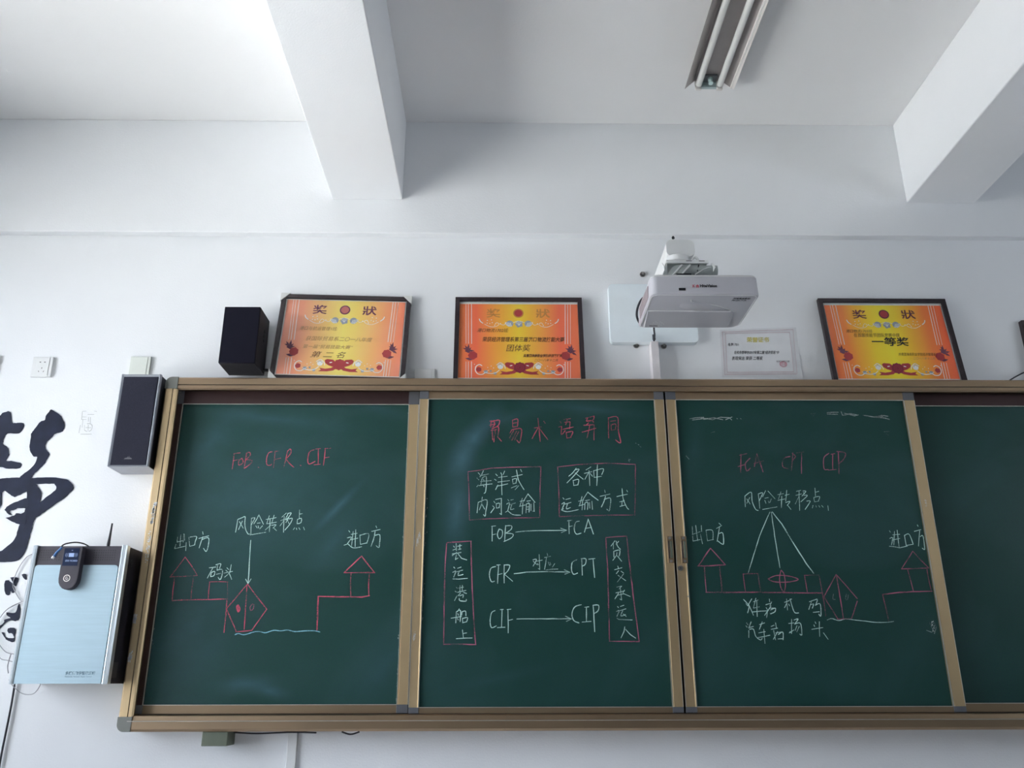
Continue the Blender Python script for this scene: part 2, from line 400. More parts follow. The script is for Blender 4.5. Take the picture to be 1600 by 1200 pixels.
for X, s in ((FX0, 1), (FX1, -1)):
    for Zc, t in ((FZ0, 1), (FZ1, -1)):
        pts = []
        for k in range(7):
            a = R(90*k/6); rr = .024
            pts.append((X+s*(rr-rr*math.cos(a)), Zc+t*(rr-rr*math.sin(a))))
        pts += [(X+s*(c+.001), Zc), (X+s*(c+.001), Zc+t*.049), (X+s*.049, Zc+t*.049), (X+s*.049, Zc+t*(c+.001)), (X, Zc+t*(c+.001))]
        pts2 = [pts[i] for i in range(6, -1, -1)]
        poly = [(X, Zc+t*(c+.002))]+[(X+s*(.024-.024*math.cos(R(15*k))), Zc+t*(.024-.024*math.sin(R(15*k)))) for k in range(7)]+[(X+s*(c+.002), Zc), (X+s*(c+.002), Zc+t*.049), (X+s*.049, Zc+t*.049), (X+s*.049, Zc+t*(c+.002))]
        bm = prism(bmesh.new(), poly, -.103, -.004)
        link('corner_cap', bm, M_cap, fr, label='grey plastic rounded corner', bevel=.002)
link('back_plate', B(FX0+.03, FX1-.03, -.028, -.004, FZ0+.03, FZ1-.03), M_dark, fr, label='dark plate behind the boards')
# metal scuffs and white paint flecks on the left rail
def flecks(px0, py0, px1, py1, y, n, s, spread, dens=1):
    bm = bmesh.new()
    for i in range(n):
        t = random.random(); a = P(px0+(px1-px0)*t+random.uniform(-spread, spread), py0+(py1-py0)*t+random.uniform(-2, 2), y)
        k = random.randint(4, 6); rr = s*random.uniform(.4, 1.2); ph = random.random()*6
        bm.faces.new([bm.verts.new((a.x+rr*random.uniform(.5, 1)*math.cos(ph+j*6.283/k), y, a.z+rr*random.uniform(.6, 1.6)*math.sin(ph+j*6.283/k))) for j in range(k)])
    return bm
for (a, b, c2, d, nn) in ((243, 785, 236, 818, 60), (234, 830, 228, 880, 40), (212, 960, 210, 972, 50), (205, 1020, 202, 1032, 40)):
    f = link('paint_flecks', flecks(a, b, c2, d, -.1006, int(nn*1.3), .0030, 2.2), M_white, fr, recalc=False, label='flaked pale paint'); f['kind'] = 'stuff'

# ---------------------------------------------------------------- the four boards
CW = 1.0
def strokes(src, ox, oy, sc, y, bm, wd, jit=.25, split=None):
    """'x,y x,y;x,y ...' traced strokes, rubbed on to the board plane"""
    for st in src.split(';'):
        st = st.strip()
        if not st: continue
        curve = st[0] == '~'
        pp = [tuple(float(v) for v in q.split(',')) for q in st.lstrip('~').split()]
        pts = [P(ox+a/sc, oy+b/sc, y) for a, b in pp]
        pts = [Vector((p.x, p.z)) for p in pts]
        if curve: pts = [Vector((p[0], p[1])) for p in smoothpts([(p[0], p[1], 0) for p in pts], 5)]
        else:
            q = [pts[0]]
            for a, b in zip(pts, pts[1:]):
                k = max(1, int((b-a).length/.02))
                q += [a.lerp(b, (j+1)/k)+Vector((random.uniform(-.0006, .0006), random.uniform(-.0006, .0006)))*(j+1 < k) for j in range(k)]
            pts = q
        if split is None: ribbon(bm, pts, wd*CW, y, jit)
        else: split.append(pts)
    return bm

def board(label, x0, x1, yf, yb, stl, str_, zt, zb, z1t=2.342, z1b=1.174, rear=False, key=''):
    """x0..x1 outside width, yf front of the frame, yb writing plane, stile widths, zt / zb edges of the green"""
    t = thing('chalkboard', label, 'chalkboard', ((x0+x1)/2, yf+.012, z1b), group='green boards in the bronze frame')
    link('writing_surface', B(x0+.01, x1-.01, yb, yb+.012, z1b+.005, z1t-.005), board_mat(key, t.location.copy(), yb), t)
    for a, b, s in ((x0, x0+stl, 1), (x1-str_, x1, -1)):
        inn, out = (b, a) if s > 0 else (a, b)
        prof = [(out, yf+.022), (out, yf+.002), (out+s*.002, yf), (inn-s*.006, yf), (inn, yf+.004), (inn, yb+.004), (out, yb+.004)]
        link('stile', extr(bmesh.new(), prof[1:], 'z', zb-.0, zt+.0), M_alu_shade if rear and s > 0 else M_alu_l, t)
        link('stile_edge', B(min(inn, inn-s*.0025), max(inn, inn-s*.0025), yf-.0012, yf+.004, zb, zt), M_lip, t, label='narrow pale edge')
        link('stile_edge', B(min(out, out+s*.002), max(out, out+s*.002), yf-.0012, yf+.004, zb, zt), M_lip, t, label='narrow pale edge')
    for a, b, nm in ((zt, z1t, 'rail'), (z1b, zb, 'rail')):
        link(nm, B(x0+stl, x1-str_, yf+.001, yb+.004, a, b), M_alu_shade if rear and a == zt else M_alu, t)
        e = zt if a == zt else zb
        link('rail_edge', B(x0+stl, x1-str_, yf-.0002, yf+.004, e-.0012, e+.0012), M_lip, t, label='thin pale edge')
        for u, v in ((x0, x0+stl), (x1-str_, x1)):
            link('corner_cap', B(u, v, yf-.001, yb+.004, a, b), M_cap2, t, label='slate grey plastic corner piece', bevel=.0012)
    return t
YF, YFb = -.085, -.0765       # front boards: frame face, writing plane
YR, YRb = -.050, -.0425       # rear boards
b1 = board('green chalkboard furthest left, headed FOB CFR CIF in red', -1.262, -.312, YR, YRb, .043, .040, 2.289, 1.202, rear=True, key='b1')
b2 = board('green chalkboard second from left with four boxed texts and three long arrows', -.307, .6315, YF, YFb, .035, .038, 2.300, 1.193, key='b2')
b3 = board('green chalkboard third from left, headed FCA CPT CIP in faint red', .639, 1.603, YF, YFb, .039, .043, 2.300, 1.193, key='b3')
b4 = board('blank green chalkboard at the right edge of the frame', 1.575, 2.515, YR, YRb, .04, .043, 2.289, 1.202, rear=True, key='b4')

def chalk(name, src, ox, oy, sc, parent, mt=None, wd=.0034, label=None):
    y = (YFb if parent in (b2, b3) else YRb)-.0012
    wd *= .84; L = []
    strokes(src, ox, oy, sc, y, None, wd, split=L)
    gap = .0045 if name == 'chalk_writing' else 9
    bb = [[min(p[0] for p in q), max(p[0] for p in q), min(p[1] for p in q), max(p[1] for p in q)] for q in L]
    cl = list(range(len(L)))
    for i in range(len(L)):
        for j in range(i):
            a, b = bb[i], bb[j]
            if a[0]-gap < b[1] and b[0]-gap < a[1] and a[2]-gap < b[3] and b[2]-gap < a[3]:
                o, n_ = cl[i], cl[j]; cl = [n_ if c_ == o else c_ for c_ in cl]
    ids = sorted(set(cl))
    for k in ids:
        bm = bmesh.new()
        for q, c_ in zip(L, cl):
            if c_ == k: ribbon(bm, q, wd, y, .25)
        link(name if name != 'chalk_writing' else 'chalk_character', bm, mt or C_white, parent, label=label if len(ids) == 1 else None, recalc=False)

# --- board 1
T = (340, 680, 6.0)
chalk('chalk_writing', '155,172 148,240 137,318;160,172 212,165;145,240 198,228;~228,215 200,240 198,278 222,272 240,250 228,215;272,165 262,230 248,312;~272,168 300,160 305,190 265,228;~265,228 318,235 315,262 250,312;380,300 386,303;'
      '~515,155 480,165 460,215 462,275 495,282 505,270;540,150 532,230 525,302;545,152 570,148;535,228 592,215;655,150 640,220 622,298;~655,150 682,130 688,165 650,215;~650,215 640,222 680,270 715,300;775,282 782,286;'
      '~905,135 860,160 845,235 860,270 915,245;920,130 965,125;945,128 942,275;905,278 962,272;1010,122 1002,210 992,282;1005,125 1060,122;1002,212 1045,205', *T, b1, C_red, .0036, 'FOB . CFR . CIF in red chalk')
chalk('chalk_writing', '188,790 180,850 168,910;~188,790 225,775 258,765 255,820 262,880 285,925 300,925;205,810 240,872;232,805 196,885;'
      '318,778 312,930;~318,778 350,775 335,805 320,835;~388,745 365,790 340,830;388,748 430,835;372,825 400,822;358,850 372,870;380,850 385,870;420,850 395,878;305,935 380,922 452,910;'
      '455,790 512,780;485,755 460,830;460,830 520,822;492,782 485,905;445,890 500,840;515,780 550,772;530,750 508,822;515,822 552,815;~508,845 548,840 520,870;525,868 552,895;'
      '645,730 600,770;592,800 645,782;625,760 618,910;622,800 585,850;~660,730 655,750 640,775;~660,735 690,728 665,770 635,795;~668,770 645,810 640,820;~668,785 700,780 680,830 630,890;650,790 660,805;662,815 672,830;'
      '768,700 765,780;768,740 795,735;748,790 745,830;~748,790 785,780 780,820 745,830;722,868 710,885;738,872 742,885;762,868 772,885;805,862 815,888', *T, b1, C_white, .0032, 'five character heading above the arrow')
T = (240, 780, 5.4545)
chalk('chalk_arrow', '828,350 820,480 805,718;785,682 805,720;830,680 805,720', *T, b1, C_white, .0036)
chalk('chalk_writing', '205,320 200,365;200,365 255,352;258,295 252,365;232,300 225,400;190,385 178,422;178,422 270,400;278,370 274,438;262,300 264,350;300,322 308,402;~300,325 365,318 355,360 350,388;308,402 350,390;'
      '418,278 422,300;385,335 470,312;420,320 388,415;~410,345 468,330 465,400 448,445 425,418', *T, b1, C_white, .0034, 'three characters over the left house')
chalk('chalk_writing', '475,585 530,578;505,585 458,672;~492,625 485,660;~492,625 520,615 515,650 487,660;~530,560 572,550 562,590;545,565 540,605;~540,605 585,600 580,660 565,685 550,665;535,640 570,632;'
      '625,585 640,600;615,605 630,618;662,558 650,625 605,665;600,630 672,615;645,632 665,682', *T, b1, C_white, .0034, 'two characters over the small red square')
chalk('chalk_house', '268,495 140,665;268,492 318,560 372,650;138,662 250,658 372,650;178,672 165,770 158,865;338,668 325,770 318,860;158,865 260,858 380,855 480,855 630,850', *T, b1, C_red, .0036)
chalk('chalk_square', '478,705 470,780 465,855;475,705 550,702 632,705;630,705 628,850', *T, b1, C_red, .003)
chalk('chalk_quay', '625,852 622,905 615,1000 600,1135', *T, b1, C_red, .0046)
chalk('chalk_boat', '800,722 620,935;622,935 705,1130;800,722 880,830 965,938;965,938 835,1120;700,1130 835,1118;795,730 788,870 772,1110', *T, b1, C_red, .0038)
chalk('chalk_boat', '~720,900 708,920 720,960 735,935 720,900;720,905 722,955', *T, b1, C_red, .005, 'filled red porthole')
chalk('chalk_boat', '~840,895 822,920 828,948 848,935 855,900 840,895', *T, b1, C_pink, .0032, 'faint porthole outline')
T = (400, 780, 5.4545)
chalk('chalk_waterline', '~-180,1155 -150,1145 -110,1155 -70,1148 -20,1132 30,1128 80,1138 150,1118 210,1122 270,1115 330,1128 420,1122 500,1122 545,1132', *T, b1, C_blue, .0034)
chalk('chalk_quay', '530,828 525,930 520,1115', *T, b1, C_red, .0058)
chalk('chalk_house', '900,485 752,625;900,485 1010,625;750,626 880,625 1012,625;810,632 805,720 808,825;965,635 960,730 962,825;528,828 700,832 800,832 900,835 968,822', *T, b1, C_red, .0042)
chalk('chalk_writing', '790,268 800,280;778,330 812,322;~778,330 815,325 775,385;750,392 785,380;~785,382 830,415 900,405;812,300 862,290;810,345 868,332;828,275 815,395;850,260 845,405;'
      '885,305 890,385;~885,308 960,295 945,375;890,385 945,372;1022,228 1030,245;985,275 1058,258;~1015,275 1005,330 980,402;~1010,310 1055,305 1052,385 1045,412 1022,395', *T, b1, C_white, .0034, 'three characters over the right house')
# --- board 2
T = (720, 640, 5.5172)
chalk('chalk_writing', '262,95 258,150;~262,105 330,90 328,130 305,150;250,100 300,92;248,135 290,125;~285,105 295,125 275,150;270,165 275,262;~270,165 325,150 318,240;295,170 300,215;290,215 285,278;318,235 350,272;260,180 310,172;'
      '445,90 448,150;~445,92 490,82 488,145;448,118 485,112;448,150 488,145;440,175 422,205;~438,175 520,165 518,240 505,285 482,262;455,180 420,245;480,185 440,265;500,190 462,262;'
      '665,75 675,170 685,275;635,158 700,148;665,160 615,250;680,165 750,258;715,100 728,118;'
      '852,98 865,115;845,150 870,145;~870,145 868,215 900,180;890,85 945,78;920,80 905,130;895,110 942,105;942,108 938,165;880,170 970,150;908,195 915,245;~908,198 965,190 945,240;915,245 950,240;'
      '1075,75 1150,55;~1150,55 1140,90 1095,95;~1092,75 1085,100 1130,95 1145,110;1100,115 1085,130;1045,195 1165,160;1060,135 1150,130;1110,140 1088,245;1150,135 1148,262;'
      '1272,75 1275,245;~1270,72 1350,65 1358,180 1378,285 1335,262;1290,100 1335,95;1295,130 1298,180;~1295,132 1335,125 1332,170;1298,178 1335,170', *T, b2, C_red, .0038, 'six character title in red chalk')
chalk('chalk_box', '62,535 150,525 260,505 400,498 690,492;62,535 70,700 75,950;690,492 685,640 680,930;75,952 250,940 450,935 685,930', *T, b2, C_pink, .0032)
chalk('chalk_box', '832,495 1000,475 1250,462 1505,472;835,495 845,700 850,922;1505,472 1505,700 1500,912;850,922 1150,912 1500,908', *T, b2, C_pink, .0036)
chalk('chalk_writing', '150,545 165,560;140,590 155,605;138,665 150,650;~195,525 180,560 165,580;165,570 240,555;185,590 170,655;~185,590 220,580 215,700 200,722;155,655 270,640;170,620 262,612;195,600 200,615;195,650 200,665;'
      '300,555 315,570;290,600 305,610;~300,690 320,650;345,545 355,565;378,530 365,560;325,585 400,575;320,625 420,612;310,660 405,640;352,570 355,735;'
      '440,580 530,560;~480,520 495,600 520,650 545,690;500,655 468,690;515,515 525,535;445,600 450,640;~445,602 480,595 475,635;450,640 478,632;435,675 485,655', *T, b2, C_white, .0034, 'upper line in the left text box')
chalk('chalk_writing', '150,800 140,890;~150,800 225,780 215,880 210,918 195,905;185,755 180,800;~182,810 160,865;185,820 205,858;'
      '285,790 295,805;275,830 285,840;~258,890 290,845;300,775 350,765;350,765 350,905;350,905 335,895;305,810 308,850;~305,812 335,808 330,845;308,850 332,845;'
      '405,775 415,788;~395,815 420,805 405,870;385,885 405,872;~405,872 450,905 515,910;430,780 455,775;420,820 470,805;~440,815 430,860 460,855;'
      '510,790 550,785;530,765 510,830;505,835 555,822;535,800 530,900;580,725 540,790;580,728 640,800;570,790 600,785;565,815 562,890;~565,815 590,810 588,885;568,840 585,838;568,860 585,858;605,815 605,870;630,800 632,880 618,875', *T, b2, C_white, .0034, 'lower line in the left text box')
chalk('chalk_writing', '~995,505 965,545 930,575;~985,520 1020,515 975,570 915,632;985,545 1055,600;968,610 975,655;~968,612 1015,602 1010,645;972,655 1012,648;'
      '1120,495 1080,520;1065,550 1130,535;1105,525 1112,655;1100,545 1070,600;1115,550 1135,575;1145,525 1150,585;~1145,528 1228,510 1215,560;1150,585 1212,575;1178,475 1172,655', *T, b2, C_white, .0034, 'upper line in the right text box')
chalk('chalk_writing', '880,760 890,772;~870,815 895,802 872,860;868,865 885,855;~868,866 920,880 1015,862;905,775 945,765;898,815 950,800;~920,812 910,855 945,845;'
      '1015,790 1060,780;1045,750 1025,820;1018,830 1070,815;1050,790 1045,865;1095,710 1050,780;1095,712 1185,782;1075,785 1110,778;1070,805 1068,862;~1070,805 1095,800 1092,862;1110,800 1112,850;1130,790 1135,860;'
      '1240,695 1245,715;1200,748 1285,728;~1248,745 1235,790 1212,840;~1235,775 1290,765 1285,850 1278,872 1258,858;1345,750 1435,730;~1390,680 1400,770 1430,840 1448,860;1430,695 1438,708;1370,795 1410,785;1390,790 1388,828;1372,835 1418,822', *T, b2, C_white, .0034, 'lower line in the right text box')
chalk('chalk_speck', '1508,288 1512,292;1530,300 1535,305;1545,318 1552,325;1450,425 1452,450;1445,440 1465,430', *T, b2, C_faint, .004)
T = (680, 800, 5.4545)
chalk('chalk_box', '98,262 200,255 308,248;98,262 85,450 78,700 75,960 72,1125;305,250 308,450 318,700 330,930 345,1130;72,1128 200,1126 348,1130', *T, b2, C_pink, .0042, 'tall narrow box at the left')
chalk('chalk_writing', '178,268 180,330;155,290 165,300;150,325 175,315;190,292 225,285;210,275 208,320;195,320 220,315;145,358 220,345;182,345 145,372;180,365 172,405;172,405 195,392;190,350 225,395 268,408;'
      '158,470 168,480;~150,515 175,505 158,555;150,570 200,572 275,565;190,480 220,470;185,510 235,495;~205,505 195,540 238,532;'
      '178,640 188,650;170,675 180,682;165,755 185,715;200,648 240,640;212,628 210,680;232,625 230,675;190,685 262,668;~215,690 195,715;~240,685 268,695;~208,715 240,705 235,730;~205,735 210,755 260,760 265,745;'
      '205,825 190,850;180,850 175,945;~180,850 215,840 212,935;192,865 198,880;135,905 225,890;190,905 195,920;~228,850 225,880;~230,850 258,845 262,885;232,905 235,945;~232,908 275,900 268,935;235,943 270,935;'
      '232,1005 240,1070;240,1035 268,1030;180,1080 250,1075 315,1074', *T, b2, C_white, .0034, 'five stacked characters in the left tall box')
chalk('chalk_writing', '485,122 485,248;480,122 515,118;485,195 515,188;~545,145 530,190 545,228 570,205 572,160 545,145;600,115 592,245;~600,118 650,118 645,150 600,180;~600,180 662,188 650,220 585,252', *T, b2, C_white, .0036, 'FOB in white chalk')
chalk('chalk_writing', '~515,465 475,480 462,540 478,592 505,590;540,450 532,610;525,452 555,450;532,535 570,525;588,450 588,605;~588,452 635,455 620,500 590,530;590,530 660,590', *T, b2, C_white, .0036, 'CFR in white chalk')
chalk('chalk_writing', '~510,840 480,860 468,930 480,985 522,970;555,832 580,830;570,832 565,985;530,985 595,982;620,830 622,1030;612,832 645,828;622,925 660,915', *T, b2, C_white, .0036, 'CIF in white chalk')
chalk('chalk_arrow', '685,172 780,162 930,158 1120,156;1070,138 1122,156 1075,176', *T, b2, C_white, .0034, 'arrow from FOB to FCA')
chalk('chalk_arrow', '672,526 780,512 960,508 1145,512;1100,492 1150,514 1105,530', *T, b2, C_white, .0034, 'arrow from CFR to CPT')
chalk('chalk_arrow', '695,912 900,910 1158,910;1110,888 1162,912 1118,932', *T, b2, C_white, .0034, 'arrow from CIF to CIP')
T = (820, 800, 5.4545)
chalk('chalk_writing', '~68,408 100,405 70,462;72,420 105,450;98,420 150,410;122,362 128,490;128,490 115,482;108,440 115,450;190,352 195,372;168,388 218,378;185,385 168,490;198,425 205,440;215,430 222,448;~205,445 215,455;255,440 235,470;180,494 230,488 282,486', *T, b2, C_white, .0032, 'two small characters above the middle arrow')
chalk('chalk_writing', '375,72 378,185;365,75 402,70;378,125 405,118;~465,78 432,90 422,150 440,188 480,180;540,62 508,172;540,60 585,188;515,140 565,132', *T, b2, C_white, .0038, 'FCA in white chalk')
chalk('chalk_writing', '~445,405 405,430 398,490 415,530 450,520;485,398 490,538;~480,398 520,400 515,445 488,462;545,402 598,396;582,400 595,558', *T, b2, C_white, .0038, 'CPT in white chalk')
chalk('chalk_writing', '~482,790 425,810 402,870 418,925 462,945;510,812 545,808;525,810 525,935;488,938 565,932;582,795 590,920 596,1020;~580,795 628,795 625,840 592,865', *T, b2, C_white, .0038, 'CIP in white chalk')
chalk('chalk_box', '690,218 780,210 868,206;690,218 705,450 712,700 722,1102;868,206 890,420 930,760 975,1105;722,1102 850,1102 975,1105', *T, b2, C_pink, .0042, 'tall narrow box at the right')
chalk('chalk_writing', '768,245 735,290;755,270 755,315;800,250 778,275;~778,248 790,290 815,318;758,335 760,385;~758,335 808,325 805,375;785,345 782,370;780,372 750,412;790,375 825,420;'
      '792,462 798,478;765,492 828,475;800,500 780,525;820,505 842,520;840,530 788,598;795,540 860,585;'
      '785,640 825,632;825,632 805,655;815,655 825,750;825,750 810,742;775,690 850,672;790,710 840,698;~800,690 768,740;850,665 835,690;840,695 898,720;'
      '790,805 798,815;~780,850 805,840 785,890;785,905 800,915 915,920;815,805 845,795;812,840 862,825;~835,840 818,885 858,875;840,870 865,890;'
      '852,978 845,1020 820,1072;858,1000 900,1045 945,1075', *T, b2, C_white, .0034, 'five stacked characters in the right tall box')
# --- board 3
T = (1060, 630, 4.4444)
chalk('chalk_writing', '435,355 432,480;425,362 475,350;415,440 465,425;~498,382 465,420 475,470 500,450;545,350 528,440;545,350 588,478;525,420 590,400;'
      '~775,370 730,385 725,440 765,455;795,345 785,470;~790,348 812,370 790,400;820,345 870,338;855,342 855,488;'
      '~1045,348 1010,380 1012,455 1040,460;1060,355 1085,350;1072,352 1072,460;1040,465 1095,460;1110,335 1115,490;~1100,335 1158,345 1150,385 1115,420', *T, b3, C_pink, .0038, 'FCA CPT CIP in faint red chalk')
chalk('chalk_writing', '462,645 465,720;~462,645 505,618 512,680 535,735 555,745;475,665 498,700;495,655 475,695;'
      '555,630 565,730;~555,630 585,622 575,650 560,680;605,608 585,650;622,610 672,665;600,660 625,655;600,675 608,695;625,680 630,692;645,665 635,690;585,738 685,720;'
      '690,635 730,628;712,615 695,665;690,675 740,665;718,645 715,725;740,640 770,632;752,605 745,680;~745,690 775,682 755,710;758,708 782,738;'
      '820,612 850,605;815,640 855,630;838,612 842,745;835,650 812,700;~865,610 885,612 858,645;~870,640 895,642 850,685;~890,680 915,682 880,738;868,620 875,630;'
      '948,590 952,645;952,618 975,612;940,655 945,685;~940,655 980,648 972,680;945,685 975,680;935,710 930,728;955,712 958,722;975,712 982,722;995,710 1005,722;1038,712 1042,745', *T, b3, C_white, .003, 'five character heading above the three fanned lines')
T = (1060, 800, 5.4545)
chalk('chalk_line', '780,0 740,90 690,210 640,370 595,520', *T, b3, C_white, .0032)
chalk('chalk_line', '792,0 805,100 830,260 865,475', *T, b3, C_white, .0034)
chalk('chalk_line', '800,0 880,100 970,250 1090,440 1153,522', *T, b3, C_white, .0046)
chalk('chalk_writing', '118,125 122,190;118,192 185,168;148,115 165,245;195,115 198,165;122,205 125,248;125,248 185,235;188,190 205,270;235,155 248,245;~235,155 290,158 295,235;248,245 298,235;'
      '345,95 360,108;325,140 368,115;350,130 330,250;~345,185 378,180 385,265 370,272 335,245', *T, b3, C_white, .0034, 'three characters over the left house')
chalk('chalk_house', '272,310 168,460;275,310 330,370 400,450;165,460 280,458 400,450;222,470 228,570 238,682;352,470 362,570 372,680;235,684 400,686 560,684 700,684 880,686 1085,690 1230,690', *T, b3, C_pink, .0044)
chalk('chalk_square', '552,528 560,600 572,680;552,528 678,525;678,525 690,610 702,682', *T, b3, C_pink, .0034, 'small square on the shore line')
chalk('chalk_plane', '~765,570 820,545 880,540 960,550 1022,575 950,595 860,598 800,590 765,570;~875,495 862,560 872,640 900,680 912,620 900,530 875,495', *T, b3, C_pink, .0034)
chalk('chalk_writing', '575,780 590,800;625,740 590,800;~555,745 600,800 590,860;600,790 640,880;640,765 680,750;660,735 640,815;640,820 690,808;630,852 700,845 760,842;668,760 672,890;'
      '775,742 778,765;745,790 790,778;795,765 780,800;735,880 790,800;748,815 760,835;775,820 825,818;~785,835 825,820 822,850 785,868;760,840 752,900;'
      '905,770 945,755;922,740 930,835;~925,775 905,815;940,785 948,800;~955,750 965,790 990,855 1025,860;~948,745 965,742', *T, b3, C_white, .0034, 'upper row of station names')
chalk('chalk_writing', '580,945 592,960;575,970 585,982;~620,935 600,990;605,985 640,975;600,1010 600,1070;~605,1000 640,1000 660,1060 700,1090 715,1075;~715,935 690,1000;690,960 735,945;685,1030 740,1020;680,1070 780,1050;728,1000 738,1120;'
      '790,975 815,965;828,945 835,985;790,1000 845,990;812,1010 828,1090;845,1020 810,1085;830,1030 885,1022;~850,1045 890,1025 892,1090;850,1082 885,1080;'
      '940,950 985,945;965,915 965,1035;965,1035 950,1020;945,1030 985,1005;~985,920 1020,912 995,950;~990,955 1040,950 1052,1045 1035,1040;1010,970 995,1010;1030,975 1010,1020', *T, b3, C_white, .0034, 'lower row of station names')
T = (1250, 800, 5.4545)
chalk('chalk_square', '38,540 50,610 62,680;38,540 162,538;162,538 178,620 190,688;190,690 200,740 220,885', *T, b3, C_pink, .0034, 'square at the end of the shore line')
chalk('chalk_boat', '308,532 205,722;205,722 322,912;308,532 400,635 488,738;488,760 438,910;312,545 340,720 370,908;320,914 440,908', *T, b3, C_pink, .0038)
chalk('chalk_waterline', '~232,920 270,908 330,925 390,912 480,922 560,930 640,940 740,940 800,932', *T, b3, C_white, .003)
chalk('chalk_quay', '705,705 730,810 755,925;705,702 850,685 960,678 1125,675', *T, b3, C_pink, .0044)
chalk('chalk_house', '960,335 865,485;962,335 1030,410 1095,475;865,485 980,482 1095,478;918,495 945,590 965,668;1082,490 1100,590 1118,665', *T, b3, C_pink, .0038)
chalk('chalk_boat', '~285,700 280,740 300,745;~395,700 388,740 405,745 412,705', *T, b3, C_faint, .003, 'faint portholes')
chalk('chalk_writing', '80,765 120,750;100,755 75,830;~92,790 115,785 105,820;~120,752 148,745 135,790;~130,795 172,785 178,885 160,870;112,855 165,850;128,935 135,950;118,962 125,975;100,1000 195,985;165,935 168,1060;200,1030 240,1085', *T, b3, C_white, .0034, 'two stacked characters under the square')
chalk('chalk_writing', '762,160 770,172;~765,225 790,220 780,280;762,292 800,295 850,305 915,290;790,195 850,190;785,240 850,225;805,165 800,280;828,155 845,300;'
      '890,200 905,285;~890,200 930,190 965,275;905,285 962,275;1000,110 1006,122;975,165 1030,150;1020,160 1010,290;~1025,210 1048,205 1062,300 1060,320 1042,308', *T, b3, C_white, .0034, 'three characters over the right house')
T = (1060, 640, 4.3243)
chalk('erased_marks', '78,62 120,55 170,52;95,70 160,62 220,58;150,55 230,68 290,50;170,66 240,55 300,68;290,52 345,55 360,70;320,68 362,50;395,60 400,62;418,60 425,64', *T, b3, C_dust, .0045, 'scrubbed chalk streak at upper left')
chalk('erased_marks', '1005,20 1080,18;1005,30 1075,32;1100,15 1110,40;1115,38 1160,28 1205,35;1120,25 1190,42 1215,36;1250,38 1320,50 1390,40;1300,48 1400,58 1425,66;1370,38 1415,45;1340,52 1380,46', *T, b3, C_dust, .0045, 'scrubbed chalk streak at upper right')
chalk('chalk_speck', '895,28 925,25 912,45 900,30;215,158 245,150;1390,150 1425,148;1405,165 1420,175;52,312 72,335', *T, b3, C_faint, .004)
chalk('chalk_speck', '1452,972 1458,985;1458,968 1463,980 1460,990;1448,985 1456,988', 0, 0, 1, b3, C_faint, .004)
# dried dust along the stile edges
def dustline(parent, pts, y, n, spread):
    bm = bmesh.new()
    for i in range(n):
        t = random.random(); k = min(int(t*(len(pts)-1)), len(pts)-2); f = t*(len(pts)-1)-k
        x = pts[k][0]+(pts[k+1][0]-pts[k][0])*f+random.gauss(0, spread); yy = pts[k][1]+(pts[k+1][1]-pts[k][1])*f
        a = P(x, yy, y); rr = random.uniform(.0008, .0022)
        bm.faces.new([bm.verts.new((a.x+rr*random.uniform(.5, 1.1)*math.cos(j*1.2566), y, a.z+rr*random.uniform(.8, 3)*math.sin(j*1.2566))) for j in range(5)])
    o = link('chalk_dust', bm, C_dust, parent, recalc=False); o['kind'] = 'stuff'
dustline(b1, [(640, 632), (634, 800), (620, 1100)], YRb-.0015, 220, 1.2)
dustline(b2, [(671, 680), (664, 850), (656, 1040)], YFb-.0015, 60, 1.0)
dustline(b1, [(246, 900), (238, 1010)], YRb-.0015, 40, 1.2)
for (a, b, n_) in ((656, 836, 30), (653, 845, 40), (648, 993, 40)):
    f = link('paint_flecks', flecks(a, b-4, a-1, b+6, YF-.0008, n_, .0018, 2), M_tape, b2, recalc=False); f['kind'] = 'stuff'
f = link('paint_flecks', flecks(1446, 780, 1447, 790, YF-.0008, 30, .0015, 1.5), M_tape, b3, recalc=False); f['kind'] = 'stuff'
f = link('paint_flecks', flecks(1457, 970, 1459, 985, YF-.0018, 30, .0015, 2), M_tape, b3, recalc=False); f['kind'] = 'stuff'

# handles and lock on the two middle boards
def screw(root, x, y, z, r=.005, parent=None, name='screw'):
    bm = bmesh.new(); cyl(bm, (x, y, z), (0, -1, 0), r, .0025, 14)
    cyl(bm, (x, y-.0024, z), (0, -1, 0), r*.6, .0008, 10)
    return link(name, bm, M_chrome, parent or root, smooth=40)
for bd, px in ((b2, 1046), (b3, 1067)):
    a = P(px, 838, YF); z0 = P(px+1, 880, YF).z; z1 = a.z; x = a.x
    bm = B(x-.011, x+.011, YF-.004, YF-.0012, z0, z1)
    h = link('handle', bm, M_alu, bd, bevel=.001, label='recessed finger pull')
    link('grip', B(x-.001, x+.007, YF-.007, YF-.004, z0+.018, z1-.018), M_green, h, bevel=.001)
    link('grip_shadow_slot', B(x-.007, x-.003, YF-.0045, YF-.0038, z0+.016, z1-.016), M_dark, h)
    for z in (z0+.007, z1-.007): screw(h, x, YF-.004, z)
a = P(1063, 888, YF)
bm = bmesh.new(); cyl(bm, (a.x, YF-.0012, a.z), (0, -1, 0), .009, .007, 20); lk = link('lock', bm, M_chrome, b3, smooth=40)
link('keyhole', B(a.x-.001, a.x+.0012, YF-.0088, YF-.008, a.z-.003, a.z+.003), M_dark, lk)
a = P(1075, 932, YF); screw(b3, a.x, YF-.001, a.z, .0025)

